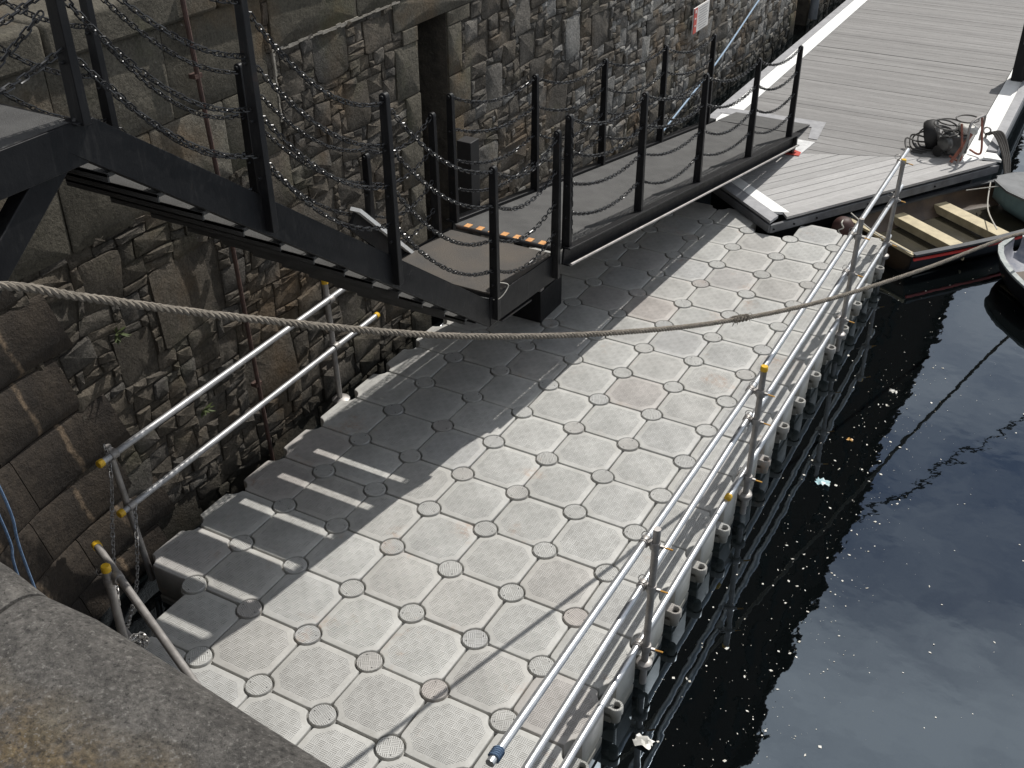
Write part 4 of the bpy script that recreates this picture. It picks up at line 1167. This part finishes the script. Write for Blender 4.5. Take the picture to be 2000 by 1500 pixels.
m1 = MB(); m1.bar(pv(.3, -.3, .03), pv(.34, -.05, .36), .03, .03); m1.build('handle_grip', M['copper'], pu)
m1 = MB(); m1.box(pv(.08, .02, .17), (.26, .3, .24), .5); m1.lathe(pv(.1, -.16, .2), [(.1, 0), (.1, .08), (.05, .1)], 14, axis=-fwd); m1.build('engine', M['engine'], pu, bevel=.02)
m1 = MB(); m1.box(pv(.16, .12, .34), (.2, .24, .11), .5); m1.build('tank', M['tank'], pu, bevel=.035)
m1 = MB(); m1.lathe(pv(-.22, -.05, .19), [(.06, -.09), (.17, -.08), (.19, -.04), (.19, .04), (.17, .08), (.06, .09)], 18, axis=(rt * .8 + fwd * .5 + Vector((0, 0, .3)))); m1.build('hose_drum', M['rubber'], pu)
rq = random.Random(21)
for k in range(7):
    c = pv(rq.uniform(-.12, .14), rq.uniform(-.2, .15), .24 + .035 * k + rq.uniform(-.02, .02)); R1 = rq.uniform(.09, .15); tx, ty = rq.uniform(-.5, .5), rq.uniform(-.5, .5); ph = rq.uniform(0, 6)
    m1 = MB(); m1.tube([c + Vector((R1 * cos(a), R1 * .8 * sin(a), R1 * (tx * cos(a) + ty * sin(a)) * .5)) for a in [2 * pi * i / 22 for i in range(22)]], .0105, 6, closed=True)
    m1.build('hose_coil', M['hose'], pu)
for k in range(4):
    m1 = MB(); a0 = pv(-.22, -.12 + .08 * k, .1)
    m1.tube(smooth_path([a0, a0 + Vector((-.12, -.03, .05 * k)), a0 + Vector((-.26, rq.uniform(-.12, .06), .02)), a0 + Vector((-.2, -.16, -.08)), a0 + Vector((0, -.2, -.08))], 6), .011, 6); m1.build('hose_end', M['hose'], pu)
for s in (-.2, .2):
    m1 = MB(); m1.lathe(pv(.02, s, .07), [(.03, -.02), (.07, -.02), (.07, .02), (.03, .02)], 14, axis=fwd); m1.build('wheel', M['rubber'], pu)
# dark mooring lines from a ring on the pontoon corner to the boats
m1 = MB(); m1.tube([(.94 + .045 * cos(a), 11.42, PZ + .1 + .045 * sin(a)) for a in [2 * pi * i / 14 for i in range(14)]], .012, 6, closed=True); m1.bar((.94, 11.42, PZ), (.94, 11.42, PZ + .06), .05, .03)
tag(m1.build('mooring_ring', M['galv_dull']), 'steel mooring ring on the white corner strip of the pontoon', 'ring')
for k in range(4):
    o = .03 * k
    cord([(.94 + o * .3, 11.4, PZ + .06), (1.06 + o, 11.2, PZ + .14 + .01 * k), (1.24 + o, 10.85, PZ + .02 - .02 * k), (1.4 + o * .5, 10.45, -.02 - .03 * k), (1.62, 10.2, .02)], .017, 'dark_rope', 'mooring_line', 'dark mooring line in the bundle hanging over the pontoon corner', 'rope', group='dark lines at the pontoon corner')
cord([(.98, 10.05, -.06), (1.35, 10.15, .03), (1.75, 10.35, .05)], .007, 'white_rope', 'thin_line', 'pale thin line from the rowing boat to the slate blue boat', 'rope')
cord([(1.22, 10.25, .02), (1.3, 9.7, -.1), (1.5, 9.0, -.05)], .008, 'white_rope', 'thin_line', 'pale thin line drooping across the rowing boat', 'rope')
cord([(-.05, 8.4, .06), (.3, 8.15, -.01), (.76, 7.9, -.05)], .009, 'white_rope', 'thin_line', 'pale taut line along the stern of the rowing boat', 'rope')

# ------------------------------------------------------------------ boats
def hull_geo(stern, axis, length, beam, ztop, depth, prof, sheer=.06, thick=.022, n=16, inner=False):
    ax = Vector((axis[0], axis[1], 0)).normalized(); sd = Vector((-ax.y, ax.x, 0))
    rows = []
    for i in range(n + 1):
        t = i / n; hb = prof(t) * beam / 2; zt = ztop + sheer * (t - .35) ** 2 * 2
        hb2 = max(.004, hb - (thick if inner else 0)); dp = depth * (1 - .45 * max(0, (t - .7) / .3) ** 2) - (thick if inner else 0)
        sec = []
        for k in range(9):
            a = (k / 8) * pi
            yy = hb2 * cos(a) if not (k in (0, 8)) else hb2 * (1 if k == 0 else -1)
            yy = hb2 * (abs(cos(a)) ** .55) * (1 if cos(a) >= 0 else -1)
            zz = zt - dp * (sin(a) ** .7)
            sec.append(Vector(stern) * 1.0 + ax * (t * length) + sd * yy + Vector((0, 0, zz)))
        rows.append(sec)
    return rows, ax, sd
def boat(name, label, stern, axis, length, beam, ztop, depth, prof, mats, thwarts=(), stripe=None, foredeck=None, rim=.05):
    b = thing(name, (stern[0], stern[1], WATER), label, 'boat')
    st = (stern[0], stern[1], 0)
    out, ax, sd = hull_geo(st, axis, length, beam, ztop, depth, prof)
    inn, _, _ = hull_geo(st, axis, length - .03, beam, ztop, depth - .03, prof, inner=True)
    def skin(rows, flip, mat, nm, transom):
        m1 = MB(); n = len(rows[0]); vs = [p for r in rows for p in r]; fs = []
        for i in range(len(rows) - 1):
            for k in range(n - 1):
                f = (i * n + k, i * n + k + 1, (i + 1) * n + k + 1, (i + 1) * n + k); fs.append(f[::-1] if flip else f)
        m1.add(vs, fs)
        if transom: m1.add(rows[0], [tuple(range(n))]); 
        return m1.build(nm, mat, b, sharp=50)
    skin(out, False, mats['hull'], 'hull', True); skin(inn, True, mats['inside'], 'lining', True)
    for s, k in ((1, 0), (-1, 8)):
        m1 = MB(); P = [r[k] + Vector((0, 0, .006)) for r in out]
        for p, q in zip(P, P[1:]): m1.bar(p, q, rim, .025)
        m1.build('gunwale', mats['gunwale'], b)
    m1 = MB(); m1.bar(out[0][0] + Vector((0, 0, -.0)), out[0][8] + Vector((0, 0, -.0)), rim * .8, .03); m1.build('transom_rail', mats.get('transom', mats['gunwale']), b)
    for t, wd in thwarts:
        i = round(t * (len(out) - 1)); hb = prof(t) * beam / 2 - .03; c = Vector(st) + ax * (t * length) + Vector((0, 0, ztop - .12))
        m1 = MB(); m1.bar(c + sd * hb, c - sd * hb, wd, .028); m1.build('thwart', mats['thwart'], b, bevel=.004)
        m1 = MB(); m1.bar(c + sd * hb - ax * (wd / 2 - .012) - Vector((0, 0, .05)), c - sd * hb - ax * (wd / 2 - .012) - Vector((0, 0, .05)), .02, .07); m1.build('thwart_riser', mats['riser'], b)
    m1 = MB(); P0, P1 = Vector(st) + ax * .1 + Vector((0, 0, ztop - depth + .1)), Vector(st) + ax * (length * .8) + Vector((0, 0, ztop - depth + .1))
    m1.bar(P0, P1, beam * .8, .02); m1.build('floor', mats['floor'], b)
    if stripe:
        m1 = MB(); P = [r[8] + Vector((0, 0, -.05)) - sd * .012 for r in out]
        for p, q in zip(P, P[1:]): m1.bar(p, q, .02, .028)
        m1.build('stripe', stripe, b)
    if foredeck:
        m1 = MB(); i0 = int(len(out) * foredeck)
        for i in range(i0, len(out) - 1):
            vs = [out[i][0], out[i][8], out[i + 1][8], out[i + 1][0]]; cr_ = Vector((0, 0, .02)); m1.add([v + cr_ for v in vs], [(0, 3, 2, 1)])
        m1.build('foredeck', mats['deck'], b)
    return b, out, ax, sd
prow = lambda t: (.88 + .12 * sin(min(1, t / .5) * pi / 2)) * (1 if t < .55 else sqrt(max(0, 1 - ((t - .55) / .452) ** 2)))
pram = lambda t: .9 + .1 * t if t < .5 else sqrt(max(0.0, 1 - ((t - .5) / .503) ** 2.4))
boat('rowing_boat', 'black rowing boat with cream thwarts and a red line, moored against the pontoon', (.34, 8.2), (.575, .818), 3.4, 1.28, -.08, .34, prow,
     dict(hull=M['hull'], inside=M['tan'], gunwale=M['gunwale'], thwart=M['cream'], riser=M['cream'], floor=M['bilge'], transom=M['cream']), thwarts=((.25, .19), (.455, .2)), stripe=M['red_line'], rim=.07)
boat('dinghy', 'pale worn dinghy cut off by the right edge below the rowing boat', (3.34, 6.96), (-.66, .75), 2.42, 1.12, -.06, .36, pram,
     dict(hull=M['hull'], inside=M['dinghy_in'], gunwale=M['dinghy'], thwart=M['tan'], riser=M['tan'], floor=M['bilge']), thwarts=((.75, .22), (.5, .22)), rim=.06)
boat('decked_boat', 'slate blue boat with a pointed foredeck beyond the rowing boat at the right edge', (4.28, 10.3), (-1, .0), 3.0, 1.3, .0, .42, prow,
     dict(hull=M['teal'], inside=M['slate_deck'], gunwale=M['slate_deck'], thwart=M['cream'], riser=M['cream'], floor=M['bilge'], deck=M['slate_deck']), foredeck=.45, rim=.05)
fd = thing('fender', (-.06, 8.12, -.12), 'round red brown fender hanging between the pontoon and the rowing boat', 'fender')
m1 = MB(); m1.lathe((-.06, 8.12, -.03), [(.03 + .1 * sin(pi * i / 10), -.14 * cos(pi * i / 10)) for i in range(11)], 18); m1.build('ball', M['fender'], fd, sharp=80)
m1 = MB(); m1.tube(smooth_path([(-.06, 8.12, .1), (-.06, 8.0, .09), (-.03, 7.995, .04), (-.08, 7.99, .0), (-.05, 7.992, -.04)], 5), .008, 6); m1.build('lanyard', M['white_rope'], fd)

# ------------------------------------------------------------------ flotsam
rd = random.Random(9)
m1 = MB()
for k in range(1150):
    y = rd.uniform(-1.2, 9); u = rd.random() ** 1.5
    x = .62 + u * 3.2
    if k < 700:       # the drift gathers in clumps along the dock
        cx = .75 + .55 * (k % 37) / 37 + .5 * rd.random(); y = -1 + 7 * ((k % 23) / 23.0) + rd.gauss(0, .18); x = cx + rd.gauss(0, .06)
    s = rd.choice((.0015, .002, .002, .003, .004, .006, .011)) * rd.uniform(.6, 1.4)
    a = rd.uniform(0, pi); e = rd.uniform(.35, 1)
    c, sn = cos(a), sin(a); tl_ = rd.uniform(-.6, .6)
    pts = [(1, 0), (.3, e), (-1, .2), (-.2, -e)]
    m1.add([(x + s * (px * c - py * sn), y + s * (px * sn + py * c), WATER + .0035 + s * tl_ * px * .5) for px, py in pts], [(0, 1, 2, 3)])
tag(m1.build('floating_flecks', M['debris'], loc=(1.5, 3, WATER)), 'pale flecks of drift floating on the black water', 'litter', kind='stuff')
def litter(x, y, s, mat, label, seed):
    r = random.Random(seed); m1 = MB(); n = 5
    vs = [(x + s * (i / n - .5) * 1.4 + r.uniform(-.01, .01), y + s * (j / n - .5) + r.uniform(-.01, .01), WATER + .006 + r.uniform(0, .3) * s) for i in range(n + 1) for j in range(n + 1)]
    m1.add(vs, [(i * (n + 1) + j, (i + 1) * (n + 1) + j, (i + 1) * (n + 1) + j + 1, i * (n + 1) + j + 1) for i in range(n) for j in range(n)])
    tag(m1.build('floating_litter', M[mat], loc=(x, y, WATER)), label, 'litter', 'litter floating beside the dock')
litter(.98, 3.72, .08, 'wrapper', 'crumpled pale blue wrapper floating beside the dock halfway along', 1)
litter(.72, .52, .085, 'tank', 'crumpled whitish packet floating against the dock at the bottom', 2)
litter(1.18, 5.42, .045, 'tank', 'small bright scrap of plastic on the dark water near the dinghy', 3)
litter(1.02, 4.45, .03, 'orange_pin', 'small orange brown scrap on the dark water', 4)
